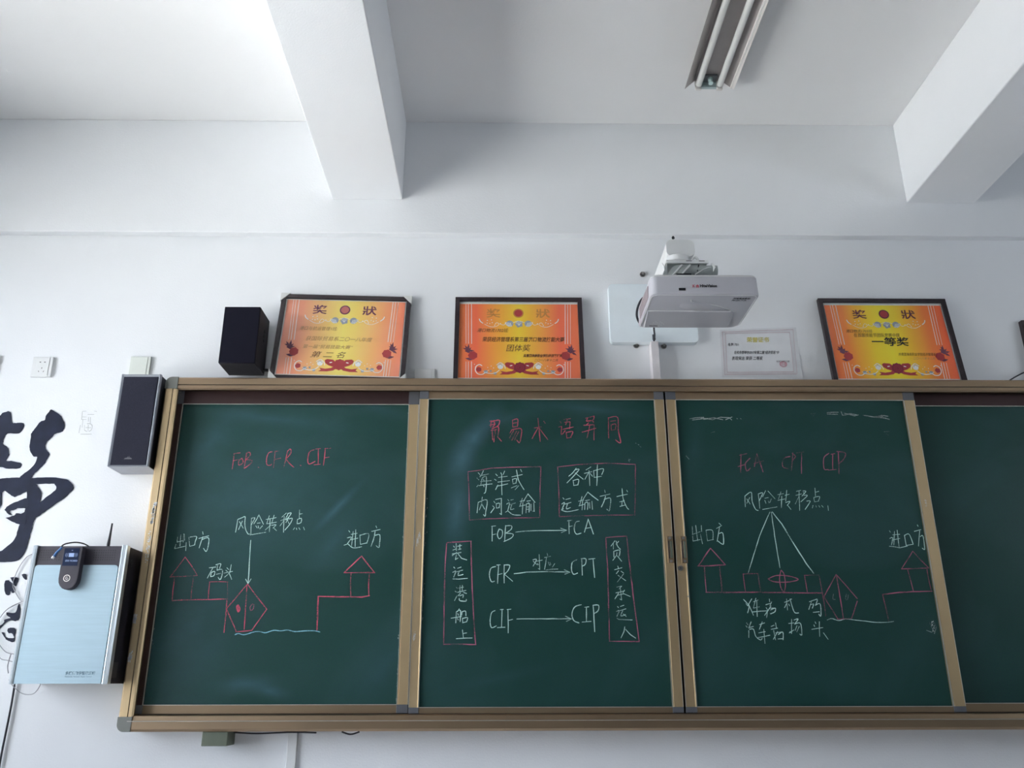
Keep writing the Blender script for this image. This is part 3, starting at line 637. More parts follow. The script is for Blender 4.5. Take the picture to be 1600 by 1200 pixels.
# ---------------------------------------------------------------- hanging bracket and conduit under the board
a0, a1, a2 = P(316, 1146, -.09), P(356, 1146, -.09), P(316, 1166, -.09)
bm = B(a0.x, a1.x, -.09, -.001, a2.z, FZ0)
top('support_bracket', bm, M_green, 'small grey-green steel bracket under the lower left of the board frame', 'bracket', bevel=.002)
a0, a1 = P(451, 1150, -.0), P(466, 1150, -.0)
top('conduit', B(a0.x, a1.x, -.012, -.0, 0, FZ0-.001), M_white, 'white vertical cable conduit on the wall below the board', 'conduit', bevel=.002)
b0, b1_ = P(424, 1144, -.07), P(455, 1144, -.07)
top('wire_bundle', tube(bmesh.new(), smoothpts([(-.9, -.05, FZ0-.004), (-.82, -.05, FZ0-.008), (-.7, -.05, FZ0-.004), (-.62, -.05, FZ0-.006)]), .003, 6), M_bwire, 'thin dark wires tucked along the underside of the board frame', 'wire')
cc = P(547, 1146, -.07)
top('wire_loop', tube(bmesh.new(), smoothpts([(cc.x-.03, -.06, FZ0-.003), (cc.x, -.06, FZ0-.011), (cc.x+.03, -.06, FZ0-.003)]), .003, 6), M_bwire, 'short dark wire loop under the frame right of the conduit', 'wire')

# ---------------------------------------------------------------- loudspeakers
def wp(px, py, y): p = P(px, py, y); return p.x, p.z
yf = -.13
x0, z1 = wp(192, 584.4, yf); x1, _ = wp(254, 586.4, yf); z0 = wp(165, 727.7, yf)[1]; x0 = (x0+wp(164.4, 727.6, yf)[0])/2; x1 = (x1+wp(228.4, 728, yf)[0])/2
s = thing('loudspeaker', 'tall grey-framed loudspeaker with dark cloth grille left of the chalkboard', 'loudspeaker', ((x0+x1)/2, 0, z0), group='loudspeakers by the chalkboard')
link('cabinet', B(x0+.002, x1-.002, yf+.012, -.001, z0+.001, z1-.001), M_black, s, bevel=.002)
link('base_plate', B(x0+.001, x1-.001, yf+.004, -.002, z0-.0015, z0+.001), M_silver, s, label='silver underside')
bm = bmesh.new(); t = .010
extr(bm, [(x0, yf+.015), (x0, yf+.004), (x0+.004, yf), (x0+t+.004, yf+.003), (x0+t+.004, yf+.015)], 'z', z0, z1)
extr(bm, [(x1, yf+.015), (x1, yf+.004), (x1-.004, yf), (x1-t+.002, yf+.003), (x1-t+.002, yf+.015)], 'z', z0, z1)
extr(bm, [(yf+.015, z1), (yf+.004, z1), (yf, z1-.004), (yf+.003, z1-t), (yf+.015, z1-t)], 'x', x0+.003, x1-.003)
extr(bm, [(yf+.015, z0), (yf+.004, z0), (yf, z0+.002), (yf+.003, z0+.004), (yf+.015, z0+.004)], 'x', x0+.003, x1-.003)
link('front_frame', bm, M_silver, s)
link('grille', B(x0+t, x1-t, yf+.002, yf+.012, z0+.003, z1-t), M_cloth, s, bevel=.001)
cx = wp(200, 714.5, yf)[0]; cz = wp(200, 716.5, yf)[1]
bm = bmesh.new()
for k, (dx, h) in enumerate(((-.011, .003), (-.007, .005), (-.0025, .009), (.0025, .011), (.007, .006), (.011, .0035))):
    bm.faces.new([bm.verts.new(v) for v in ((cx+dx-.0016, yf+.0012, cz), (cx+dx+.0022, yf+.0012, cz), (cx+dx+.0005, yf+.0012, cz+h))])
ribbon(bm, [(cx-.014, cz-.001), (cx+.014, cz-.001)], .0015, yf+.0012)
link('badge', bm, M_chrome, s, recalc=False, label='small silver crest badge')

yf = -.16
x0, z1 = wp(351, 479, yf); x1 = wp(405, 500, yf)[0]; z0 = wp(370, 567, yf)[1]; x0 = (x0+wp(341, 566, yf)[0])/2
s = thing('loudspeaker', 'small black box loudspeaker above the left end of the chalkboard', 'loudspeaker', ((x0+x1)/2, -.02, z0), group='loudspeakers by the chalkboard')
bm = B(x0, x1, yf+.008, -.02, z0, z1)
link('cabinet', bm, M_black, s, bevel=.002)
link('grille', B(x0, x1, yf, yf+.0075, z0, z1), M_cloth2, s, bevel=.003)
bm = bmesh.new()
for k, dz in enumerate((.165, .145, .125)):
    cyl(bm, (x1-.0005, -.075, z0+dz), (1, 0, 0), .007 if k != 1 else .009, .003, 12)
link('terminal_cup', bm, M_ink, s, label='black socket cluster on the side')
bm = bmesh.new(); box(bm, x1-.02, x1+.020, -.045, -.033, z0+.012, z0+.020); box(bm, x0+.03, x1-.03, -.022, -.0005, z0+.03, z1-.05)
link('wall_bracket', bm, M_ink, s)

# ---------------------------------------------------------------- wall control cabinet
yf = -.18
x0, x1, z0, z1 = -1.622, -1.297, 1.270, 1.727
s = cab = thing('media_control_cabinet', 'pale blue wall cabinet with silver side rails and a dark card reader', 'cabinet', ((x0+x1)/2, 0, z0))
link('body', B(x0+.012, x1-.002, yf+.02, -.001, z0+.002, z1-.002), M_black, s, bevel=.002)
prof = [(0, .028), (0, .004), (.004, 0), (.010, 0), (.011, .002), (.014, .002), (.015, 0), (.019, .003), (.021, .010), (.021, .028)]
link('side_rail', extr(bmesh.new(), [(x0+a*.75, yf+b) for a, b in prof], 'z', z0, z1), M_silver2, s)
link('side_rail', extr(bmesh.new(), [(x1-a, yf+b) for a, b in prof], 'z', z0, z1), M_silver2, s)
M_dk = mat('charcoal_plastic', (.042, .036, .050), .5, var=.1)
link('speaker_strip', B(x0+.014, x1-.019, yf+.008, yf+.02, z1-.085, z1-.002), M_dk, s, bevel=.002)
link('door', prism(bmesh.new(), [(x0+.017, z0+.001)]+[(x1-.022, z0+.001)]+[(x1-.022-.012+.012*math.cos(R(a)), z1-.068-.012+.012*math.sin(R(a))) for a in (0, 22, 45, 67, 90)]+[(x0+.017+.012-.012*math.sin(R(a)), z1-.068-.012+.012*math.cos(R(a))) for a in (0, 22, 45, 67, 90)], yf+.003, yf+.012), M_bluepan, s)
for cxp in (76.5, 163):
    bm = bmesh.new()
    for i in range(10):
        for j in range(5):
            px = cxp-16+i*3.6+(-.55*(j-2)); a = P(px+(860-868)*.0, 860+j*3.7, yf+.0078)
            cyl(bm, (a.x, yf+.0082, a.z), (0, -1, 0), .0021, .0006, 6)
    o = link('speaker_holes', bm, M_ink, s); o['kind'] = 'stuff'
# card reader
ca, cb = P(113, 853, yf-.02), P(108, 920, yf-.02)
rw, rh = .062, ca.z-cb.z+.004; cx = -1.483; ztop = z1-.004
def capsule(w, top_z, bot_z, r, n=9):
    pts = [(cx-w/2, top_z), (cx-w/2, bot_z+r)]
    pts += [(cx-w/2*math.cos(R(180*k/n)), bot_z+r-r*math.sin(R(180*k/n))) for k in range(1, n)]
    pts += [(cx+w/2, bot_z+r), (cx+w/2, top_z)]
    return pts
cx = (P(111, 870, yf-.02).x+P(112, 870, yf-.02).x)/2+.002
rd = link('card_reader', prism(bmesh.new(), capsule(.066, ztop-.004, ztop-.150, .036), yf-.022, yf+.004), M_dk, s, bevel=.006, label='dark rounded card reader on the front')
link('display', B(cx-.027, cx+.024, yf-.0232, yf-.0215, ztop-.070, ztop-.010), mat('reader_glass', (.012, .022, .06), .15), rd)
bm = bmesh.new(); box(bm, cx-.010, cx+.008, yf-.0236, yf-.023, ztop-.040, ztop-.027)
for sgn in (-1, 1):
    for k in range(3):
        ribbon(bm, [(cx-.001+sgn*(.012+.0035*k), ztop-.041+.002*abs(1-k)), (cx-.001+sgn*(.0135+.0035*k), ztop-.034), (cx-.001+sgn*(.012+.0035*k), ztop-.027)], .0009, yf-.0236)
box(bm, cx-.003, cx+.002, yf-.0236, yf-.023, ztop-.0185, ztop-.0172)
text_bm(bm, '请刷卡', cx-.020, ztop-.056, yf-.0236, .0075)
text_bm(bm, 'CARD', cx+.001, ztop-.056, yf-.0236, .008, bold=.0002)
link('display_print', bm, mat('pale_blue_print', (.36, .48, .75), .5), rd, recalc=False)
zc = ztop-.112; bm = bmesh.new()
for rr_, ww in ((.0105, .0028), (.0045, .0016)):
    ribbon(bm, [(cx-.004+rr_*math.cos(R(a)), zc+rr_*math.sin(R(a))) for a in range(0 if rr_ > .006 else 60, 361, 20)], ww, yf-.0232)
ribbon(bm, [(cx-.0025, zc+.004), (cx-.0045, zc-.004), (cx-.001, zc-.003)], .0013, yf-.0232)
link('round_logo', bm, M_whitep, rd, recalc=False, label='white ring emblem')
bm = bmesh.new()
tx = P(101, 1054, yf).x; tz = P(101, 1054, yf).z
text_bm(bm, '多媒体数字智能终端', tx, tz, yf+.0026, .0118, bold=.0003, sx=.93)
text_bm(bm, 'Multimedia  Terminal  Digital  Control', tx, tz-.0085, yf+.0026, .0058, sx=.98)
link('door_lettering', bm, mat('grey_blue_print', (.10, .18, .24), .5), s, recalc=False)
bm = bmesh.new(); a = P(169, 853, -.06)
tube(bm, [(a.x, -.06, z1-.003), (a.x, -.06, z1+.022)], .0055, 10, .0055); b_ = P(173, 808, -.06)
tube(bm, [(a.x, -.06, z1+.02), (a.x+.001, -.06, z1+.05), (a.x+.002, -.06, z1+.098)], .006, 10, .0028)
link('antenna', bm, M_bwire, s, smooth=40)
a = P(209, 866, -.14)
bm = bmesh.new(); cyl(bm, (x1-.003, -.12, z1-.055), (1, 0, 0), .012, .004, 14); link('side_lock', bm, M_ink, s)
link('side_label', B(x1-.0025, x1-.0012, -.15, -.11, z0+.02, z0+.07), mat('dim_sticker', (.05, .045, .045), .6), s, label='faded sticker')
# patch cable over the cabinet with blue plug
pts = [P(86, 870, yf-.008), P(90, 862, yf-.01), P(98, 852, yf-.008), P(108, 848.5, yf), P(120, 847.5, yf+.02), P(132, 850, yf+.05), P(142, 856, yf+.09)]
cb_ = thing('patch_cable', 'short dark cable with a blue plug draped over the top of the wall cabinet', 'cable', pts[0])
link('cord', tube(bmesh.new(), smoothpts(pts), .0024, 8), M_bwire, cb_, smooth='all')
link('plug', tube(bmesh.new(), [P(83, 871.5, yf-.012), P(89, 863, yf-.012), P(97, 855, yf-.012)], .0052, 6, .0035), M_blue, cb_, label='blue plug')
link('plug_tip', tube(bmesh.new(), [P(82, 873, yf-.012), P(84.5, 869.5, yf-.012)], .0058, 6), M_white, cb_, label='clear plug end')

# ---------------------------------------------------------------- sockets and cover plates
x0, z1 = wp(53, 559, 0); x1 = wp(85, 559, 0)[0]; z0 = wp(50, 590, 0)[1]
x0 = (x0+wp(50, 590, 0)[0])/2; x1 = (x1+wp(81, 590, 0)[0])/2
s = thing('power_socket', 'white square wall socket with five pin holes left of the speaker', 'socket', ((x0+x1)/2, 0, z0), group='white wall plates')
link('plate', B(x0, x1, -.010, 0, z0, z1), M_white, s, bevel=.002)
link('insert', B(x0+.014, x1-.012, -.0118, -.009, z0+.005, z1-.005), M_white, s, bevel=.001)
bm = bmesh.new(); cx, cz = (x0+x1)/2+.001, (z0+z1)/2
for dx, dz, w_, h_, a in ((-.009, .019, .006, .0032, 0), (.009, .019, .006, .0032, 0), (.001, -.006, .0025, .006, 0), (-.009, -.020, .0022, .006, .5), (.010, -.020, .0022, .006, -.5)):
    cA, sA = math.cos(a), math.sin(a)
    bm.faces.new([bm.verts.new((cx+dx+u*cA*w_-v*sA*h_, -.0120, cz+dz+u*sA*w_+v*cA*h_)) for u, v in ((-.5, -.5), (.5, -.5), (.5, .5), (-.5, .5))])
link('pin_holes', bm, M_ink, s, recalc=False)
x0, z1 = wp(206, 558, 0); x1 = wp(238, 558, 0)[0]
s = thing('blank_plate', 'cream blank wall plate peeping out above the tall speaker', 'wall plate', ((x0+x1)/2, 0, z1-.083), group='white wall plates')
link('plate', B(x0, x1, -.009, 0, z1-.083, z1), M_cream, s, bevel=.002)
link('cover', B(x0+.009, x1-.012, -.0105, -.008, z1-.079, z1-.004), M_cream, s, bevel=.001)
x0, z1 = wp(648, 577, 0); x1 = wp(680, 577, 0)[0]
s = thing('blank_plate', 'white blank wall plate half hidden behind the board, between two framed awards', 'wall plate', ((x0+x1)/2, 0, z1-.083), group='white wall plates')
link('plate', B(x0, x1, -.009, 0, z1-.083, z1), M_white, s, bevel=.002)
link('cover', B(x0+.009, x1-.012, -.0105, -.008, z1-.079, z1-.004), M_white, s, bevel=.001)
x1, z1 = wp(2, 556, 0)
top('blank_plate', B(x1-.083, x1, -.009, 0, z1-.08, z1), M_white, 'white wall plate cut off by the left edge of the photo', 'wall plate', group='white wall plates', bevel=.002)

# ---------------------------------------------------------------- calligraphy cut from dark vinyl
def polys(src, ox, oy, sc, y0=-.0025, y1=0):
    bm = bmesh.new()
    for k, st in enumerate(src.split(';')):
        pts = [tuple(float(v) for v in q.split(',')) for q in st.split()]
        yk = y0-.0002*k
        sm = smoothpts([(a, b, 0) for a, b in pts+pts[:1]], 4)[:-1]
        q = [P(ox+(p_.x+random.uniform(-2, 2))/sc, oy+(p_.y+random.uniform(-2, 2))/sc, y0) for p_ in sm]; q = [(p.x, p.z) for p in q]
        prism(bm, q, yk, y1)
    return bm
T = (0, 620, 4.2857)
bm = polys('-90,60 -40,120 0,125 15,110 68,100 80,168 105,175 150,175 158,195 125,242 50,245 28,275 18,305 20,318 50,340 60,370 55,400 38,428 75,430 130,440 142,455 122,480 40,478 0,470 -90,470;'
  '305,130 330,95 345,85 365,98 400,120 428,170 430,205 410,235 370,245 340,275 308,305 302,345 325,372 328,388 300,440 260,485 222,520 208,545 180,570 130,545 180,500 225,460 250,405 225,398 205,370 197,340 205,280 212,240 240,205 270,165 300,155;'
  '-90,560 0,548 60,543 130,540 180,540 200,600 180,630 120,660 95,670 60,650 30,630 10,650 0,740 -90,760;'
  '175,560 215,545 235,575 250,600 275,635 272,680 255,740 236,808 220,845 215,880 198,930 185,985 165,1040 120,1095 60,1105 0,1105 -60,1100 -60,1045 0,1035 50,1000 95,960 120,890 135,840 160,790 175,700 182,620;'
  '208,545 310,540 430,548 470,570 490,600 487,620 430,675 330,745 270,790 240,800 255,725 300,680 340,650 375,620 370,590 345,580 260,585 220,575;'
  '30,755 70,720 120,700 180,680 185,740 120,745 95,755 62,768 80,790 55,785;'
  '38,812 95,795 110,780 150,782 180,765 170,850 120,850 80,835', *T)
top('calligraphy_character', bm, M_vinyl, 'huge dark blue brush-written character cut off by the left edge of the wall', 'wall lettering', group='brush characters on the wall', origin=P(20, 880, 0))
T = (0, 840, 4.6154)
bm = polys('35,312 60,308 85,335 100,360 105,385 90,400 75,385 60,415 40,405 30,360;75,290 100,285 130,290 125,320 110,350 95,330;155,268 185,262 188,305 170,290', *T)
top('calligraphy_character', bm, M_vinyl, 'small dark brush character just left of the wall cabinet top, upper of two', 'wall lettering', group='brush characters on the wall', origin=P(20, 930, 0))
bm = polys('45,540 110,540 125,500 140,480 143,560 120,600 60,600 0,655 -20,660 -20,645 0,635 30,610 30,590 75,580 50,560;12,680 30,690 45,720 100,725 85,690 60,690 55,660 75,650 110,658 105,700 100,750 70,748 35,725', *T)
top('calligraphy_character', bm, M_vinyl, 'small dark brush character behind the wire coils left of the cabinet, lower of two', 'wall lettering', group='brush characters on the wall', origin=P(15, 1000, 0))
bm = bmesh.new(); T = (115, 630, 20.0)
strokes('285,250 400,245;275,260 250,510;440,350 640,348;265,430 405,430;250,508 395,508;290,520 265,760;465,440 460,570;530,440 520,640;~420,640 500,640 570,680 580,760 540,850 470,880;340,680 340,840;~340,840 400,880 430,870;380,760 540,765;460,680 455,850;215,680 165,930;220,965 560,965;650,240 730,265', *T, -.0008, bm, .0016, .2)
top('outline_sticker', bm, M_pencil, 'faint grey outlined lucky character sticker on the wall beside the tall speaker', 'sticker', recalc=False, origin=P(138, 678, 0))

# ---------------------------------------------------------------- loose wires at the left
def wire(name, pix, y, r, mt, label):
    pts = smoothpts([P(a, b, yy if (yy := (q[0] if q else y)) is not None else y) for a, b, *q in pix], 6)
    return top(name, tube(bmesh.new(), pts, r, 6), mt, label, 'wire', smooth='all', origin=pts[-1])
wire('wire', [(50, 866), (40, 872), (28, 890), (20, 912), (24, 925), (32, 938), (38, 940, -.03)], -.006, .0014, M_wire, 'thin grey wire curving past the cabinet upper left corner')
wire('wire', [(40, 938), (24, 945), (8, 955), (-5, 975), (-4, 1000), (8, 1018), (22, 1022)], -.008, .0014, M_wire, 'thin grey wire loop around the lower small brush character')
wire('wire', [(34, 940), (14, 950), (0, 965), (-12, 990)], -.012, .0014, M_wire, 'thin wire arc running off the left edge of the wall, outer of the coils')
wire('wire', [(-10, 1008), (0, 1028), (12, 1032), (20, 1034)], -.010, .0014, M_wire, 'thin grey wire meeting the cabinet lower left side')
wire('wire', [(17, 1022), (12, 1040), (13, 1052)], -.012, .0018, M_wire, 'short wire end hugging the lower left rail of the cabinet')
wire('wire', [(14, 1062), (22, 1074), (36, 1084), (52, 1084), (62, 1072), (63, 1064)], -.02, .0014, M_wire, 'thin pale wire sagging below the wall cabinet')
pc = smoothpts([P(x_, y_, -.008) for x_, y_ in [(24, 1060), (22, 1075), (17, 1105), (9, 1145), (2, 1180), (-3, 1215), (-8, 1300)]], 6)
link('power_cord', tube(bmesh.new(), pc, .0038, 6), M_bwire, cab, smooth='all', label='dark cord running down the wall')
wire('cable', [(1578, 594), (1590, 587), (1606, 580), (1640, 572)], -.02, .003, M_bwire, 'dark cable rising behind the right end of the board frame')

# ---------------------------------------------------------------- framed awards
WC, HC = .480, .346           # printed card
def card_mat(name, cols, wash):
    mt = bpy.data.materials.new(name); mt.use_nodes = True
    n = mt.node_tree.nodes; l = mt.node_tree.links; b = n['Principled BSDF']
    tc = n.new('ShaderNodeTexCoord'); sp = n.new('ShaderNodeSeparateXYZ'); l.new(tc.outputs['Object'], sp.inputs[0])
    mr = n.new('ShaderNodeMapRange'); mr.inputs['From Min'].default_value = -WC/2; mr.inputs['From Max'].default_value = WC/2
    l.new(sp.outputs[0], mr.inputs[0]); rp = n.new('ShaderNodeValToRGB'); e = rp.color_ramp.elements
    e[0].position = 0; e[0].color = cols[0]; e[1].position = 1; e[1].color = cols[-1]
    for p, c_ in zip((.14, .36, .5, .60, .84), cols[1:-1]): q = e.new(p); q.color = c_
    l.new(mr.outputs[0], rp.inputs[0])
    nz = n.new('ShaderNodeTexNoise'); nz.inputs['Scale'].default_value = 6; l.new(tc.outputs['Object'], nz.inputs['Vector'])
    mx = n.new('ShaderNodeMix'); mx.data_type = 'RGBA'; mx.inputs[0].default_value = wash
    m2 = n.new('ShaderNodeMath'); m2.operation = 'MULTIPLY'; m2.inputs[1].default_value = wash*2; l.new(nz.outputs[0], m2.inputs[0]); l.new(m2.outputs[0], mx.inputs[0])
    l.new(rp.outputs[0], mx.inputs[6]); mx.inputs[7].default_value = (.75, .70, .62, 1)
    l.new(mx.outputs[2], b.inputs['Base Color']); b.inputs['Roughness'].default_value = .3; b.inputs['Coat Weight'].default_value = .3
    return mt
OR, OR2, YE, YE2 = (.85, .17, .045, 1), (.80, .20, .04, 1), (.78, .58, .03, 1), (.80, .62, .03, 1)
def AC(x, y):
    """position on the card from the printed design (1600-wide close-up) to card centimetres"""
    t = (y-215)/800; xl = 190-28*t; xr = 1398+27*t
    return ((x-xl)/(xr-xl)-.5)*WC, HC-(y-215)/800*HC
def award(label, loc, rx, ry, cmat, title_m, W_, H_, lines, corners=False):
    t = thing('framed_award', label, 'framed award', loc, (rx, ry, 0), group='framed orange award certificates')
    fw, x0, x1, z0, z1 = .017, -W_/2, W_/2, 0, H_
    bm = bmesh.new()
    for a, b, c_, d in ((x0, x1, z0, z0+fw+(.022 if corners else 0)), (x0, x1, z1-fw, z1), (x0, x0+fw, z0+fw, z1-fw), (x1-fw, x1, z0+fw, z1-fw)):
        box(bm, a, b, -.018, 0, c_, d)
    link('moulding', bm, M_frame, t, local=True)
    link('backing', B(x0+fw, x1-fw, -.008, -.001, z0+fw, z1-fw), M_tape, t, local=True)
    zc = H_-.0260-HC if not corners else .0445
    cd_ = link('card', B(-WC/2, WC/2, -.0095, -.0085, 0, HC), cmat, t, local=True); cd_.location = (0, 0, zc)
    Y = -.0098
    def part(nm, bm, mt, lb=None): return link(nm, bm, mt, cd_, lb, local=True, recalc=False)
    # white rules, split by the corner flowers
    bm = bmesh.new()
    for xs in ((252, 277, 309), (1272, 1298, 1326)):
        for x, wd in zip(xs, (.0022, .0026, .0034) if xs[0] < 500 else (.0034, .0028, .0022)):
            ribbon(bm, [AC(x, 218), AC(x-3, 650)], wd, Y); ribbon(bm, [AC(x-5, 840), AC(x-7, 1013)], wd, Y)
    for a, b in (((162, 217), (1424, 217)), ((162, 1011), (1424, 1011))):
        ribbon(bm, [AC(*a), AC(*b)], .004, Y)
    part('ruled_lines', bm, M_whitep)
    # scrolls
    def mir(pts): return [(1590-x, y) for x, y in pts]
    bm = bmesh.new(); bg_ = bmesh.new(); br = bmesh.new(); bp = bmesh.new()
    def disc(b_, x, y, r, n=12, sc=0):
        c0 = AC(x, y); rr = r/1600*.62
        b_.faces.new([b_.verts.new((c0[0]+rr*(1+sc*(k % 2))*math.cos(2*math.pi*k/n), Y-.0002*(b_ is not bg_), c0[1]+rr*(1+sc*(k % 2))*math.sin(2*math.pi*k/n))) for k in range(n)])
    def rib(b_, pts, wd, cur=True):
        p = [AC(*q) for q in pts]
        if cur: p = [(v.x, v.y) for v in smoothpts([(a, b, 0) for a, b in p], 5)]
        ribbon(b_, p, wd, Y-.0003)
    def fill(b_, pts): 
        p = [AC(*q) for q in pts]
        vs = [b_.verts.new((a, Y-.0001, b)) for a, b in p]
        for tr_ in tessellate_polygon([[Vector((a, b, 0)) for a, b in p]]): b_.faces.new([vs[i] for i in tr_])
    for f in (lambda q: q, mir):
        rib(bm, f([(388, 385), (398, 410), (425, 432)]), .004)
        rib(bm, f([(440, 440), (500, 470), (560, 465), (590, 440), (565, 425), (548, 445)]), .0018)
        rib(bm, f([(600, 440), (640, 450), (660, 420)]), .0018)
        for q in ((470, 400), (512, 395), (468, 430), (495, 435), (520, 425), (605, 435), (545, 455)): disc(bm, *f([q])[0], 6, 6)
        for k in range(4): rib(bm, f([(655+k*16, 418+k*3), (665+k*15, 445), (690+k*10, 465)]), .0022)
        disc(bg_, *f([(700, 435)])[0], 38, 12)
        rib(bm, f([(735, 425), (760, 415), (790, 405)]), .0018)
        # lower scrolls
        rib(bm, f([(412, 882), (385, 870), (352, 888), (343, 930), (368, 965), (410, 972), (440, 955)]), .0034)
        rib(bm, f([(440, 950), (500, 962), (555, 952), (590, 925)]), .003)
        rib(bm, f([(420, 935), (450, 950), (480, 925)]), .0014); rib(bm, f([(560, 875), (600, 850), (640, 880), (650, 910)]), .003)
        for q in ((335, 868), (345, 895), (470, 900), (505, 885), (530, 905)): disc(bm, *f([q])[0], 5, 6)
        disc(bm, *f([(600, 890)])[0], 30, 12); disc(bg_, *f([(600, 893)])[0], 22, 10)
        disc(bg_, *f([(450, 945)])[0], 22, 8); disc(bg_, *f([(545, 960)])[0], 18, 6); disc(bg_, *f([(500, 935)])[0], 12, 5)
        rib(bg_, f([(580, 880), (600, 868), (622, 885)]), .002)
        disc(br, *f([(378, 920)])[0], 26, 10, .15)
        # ribbon bow
        fill(br, f([(645, 858), (668, 845), (730, 850), (765, 880), (765, 925), (730, 922), (690, 910), (655, 888)]))
        fill(br, f([(765, 905), (720, 935), (660, 945), (598, 935), (618, 955), (590, 972), (680, 972), (745, 960), (780, 935)]))
        rib(bm, f([(700, 882), (720, 878)]), .004)
        # corner blossom
        disc(br, *f([(318, 775)])[0], 44, 14, .14)
        for a in (0, 1, 2, 3, 4, 5):
            cx_, cy_ = f([(268+random.randint(-8, 8), 715+a*4)])[0]
            L_ = 50+10*(a % 3); an = R(200+a*38)
            fill(bp, [(cx_, cy_), (cx_+L_*.5*math.cos(an-.35), cy_+L_*.5*math.sin(an-.35)), (cx_+L_*math.cos(an), cy_+L_*math.sin(an)), (cx_+L_*.5*math.cos(an+.35), cy_+L_*.5*math.sin(an+.35))])
        disc(bp, *f([(270, 722)])[0], 26, 9, .3); fill(bp, f([(240, 805), (290, 795), (330, 815), (285, 828), (255, 815)]))
    disc(bg_, 795, 440, 34, 10, .3)
    for k in range(5): rib(bm, [(795, 455), (760+k*17, 415-8*(k in (1, 2, 3)))], .0016, False)
    part('white_scrolls', bm, M_whitep)['kind'] = 'stuff'; part('grey_shells', bg_, M_greyp)['kind'] = 'stuff'
    part('red_bow_and_blossoms', br, M_crim); part('purple_leaves', bp, mat('leaf_print', (.16, .05, .09), .5))
    b2_ = bmesh.new(); disc(b2_, 800, 900, 58, 20, .13); part('rosette', b2_, mat('rosette_print', (.25, .02, .045), .5) if not corners else M_crim)
    b2_ = bmesh.new()
    for r_, nn in ((36, 12), (20, 10)):
        c0 = AC(800, 900); q = r_/1600*.62
        ribbon(b2_, [(c0[0]+q*math.cos(2*math.pi*k/nn), c0[1]+q*math.sin(2*math.pi*k/nn)) for k in range(nn+1)], .0012, Y-.0006)
    part('rosette_petals', b2_, M_crim if not corners else M_red)
    b2_ = bmesh.new(); disc(b2_, 790, 320, 55, 28); part('seal_ring', b2_, title_m)
    b2_ = bmesh.new(); c0 = AC(790, 320); q = 42/1600*.62
    b2_.faces.new([b2_.verts.new((c0[0]+q*math.cos(k*.3142), Y-.0005, c0[1]+q*math.sin(k*.3142))) for k in range(20)])
    part('seal', b2_, M_crim if not corners else mat('rose_print', (.55, .16, .13), .5))
    for ch, x in (('奖', 458), ('狀', 968)):
        b2_ = bmesh.new(); c0 = AC(x, 358); text_bm(b2_, ch, c0[0], c0[1]-.001, Y-.0003,   .0445, bold=.0007, sx=1.32)
        part('title_character', b2_, title_m)
    for txt, x, y, size, mt, kw in lines:
        b2_ = bmesh.new(); c0 = AC(x, y); text_bm(b2_, txt, c0[0], c0[1], Y-.0004, size, **kw); part('handwriting', b2_, mt)
    if corners:
        for sx_, sz_ in ((1, 1), (-1, 1), (1, -1), (-1, -1)):
            X, Zq = (x1+.004)*sx_, (z1+.004 if sz_ > 0 else z0+.021); L_ = .038
            pr = [(X, Zq), (X-sx_*L_, Zq), (X, Zq-sz_*L_)]
            link('corner_guard', prism(bmesh.new(), pr, -.021, .002), M_tape, t, local=True, label='white folded corner protector', bevel=.001)
    return t
Mc1 = card_mat('faded_award_card', [(.95, .30, .17, 1), (.95, .31, .15, 1), (.93, .58, .12, 1), (.93, .76, .10, 1), (.92, .66, .08, 1), (.95, .33, .10, 1), (.96, .21, .09, 1)], .11)
Mc2 = card_mat('award_card', [(.95, .23, .06, 1), (.96, .16, .07, 1), (.95, .45, .04, 1), (.95, .66, .04, 1), (.94, .50, .04, 1), (.96, .16, .07, 1), (.95, .20, .07, 1)], .02)
Mc3 = card_mat('deep_award_card', [(.97, .20, .05, 1), (.94, .26, .04, 1), (.97, .70, .03, 1), (.97, .80, .04, 1), (.97, .68, .03, 1), (.95, .24, .05, 1), (.97, .14, .05, 1)], .0)
hand = mat('brown_ink_writing', (.16, .06, .03), .6); faint = mat('faded_ink_writing', (.48, .27, .12), .6)
k1 = dict(shear=.25, sx=.92)
def place(bx, lean): return (bx, -.005-math.sin(lean)*.39, FZ1-.0232)
award('faded orange award with white corner guards standing beside the small black speaker', place(-.6345, R(7)), -R(7), R(1.3), Mc1, mat('plum_title_print', (.16, .04, .09), .5),   .525, .410,
      [('港口与航运管理1班:', 345, 543, .019, faint, k1), ('获国际贸易系二〇一八年度', 420, 653, .022, faint, dict(shear=.25, sx=1.0)), ('第一届“贸易技能大赛”', 400, 735, .019, faint, dict(shear=.25, sx=1.05)), ('第 二 名', 485, 826, .030, hand, dict(shear=.35, sx=1.3))], True)
award('orange award with a large centred inscription, middle of the three framed awards', place(.0765, R(7.5)), -R(7.5), 0, Mc2, mat('pale_brown_title', (.60, .25, .06), .5), .516, .405,
      [('港口物流1702班:', 362, 525, .0195, hand, dict(shear=.3, sx=.9)), ('荣获经济管理系第三届港口物流技能大赛', 415, 625, .0235, hand, dict(shear=.2, sx=.775, bold=.0003)),
       ('团体奖', 655, 725, .034, hand, dict(shear=.2, sx=.95)), ('共青团海南职业学院经济管理系', 835, 790, .0155, hand, dict(shear=.25, sx=.71, bold=.0004)), ('二〇一八年十二月', 945, 833, .0125, hand, dict(shear=.3, sx=.95))])
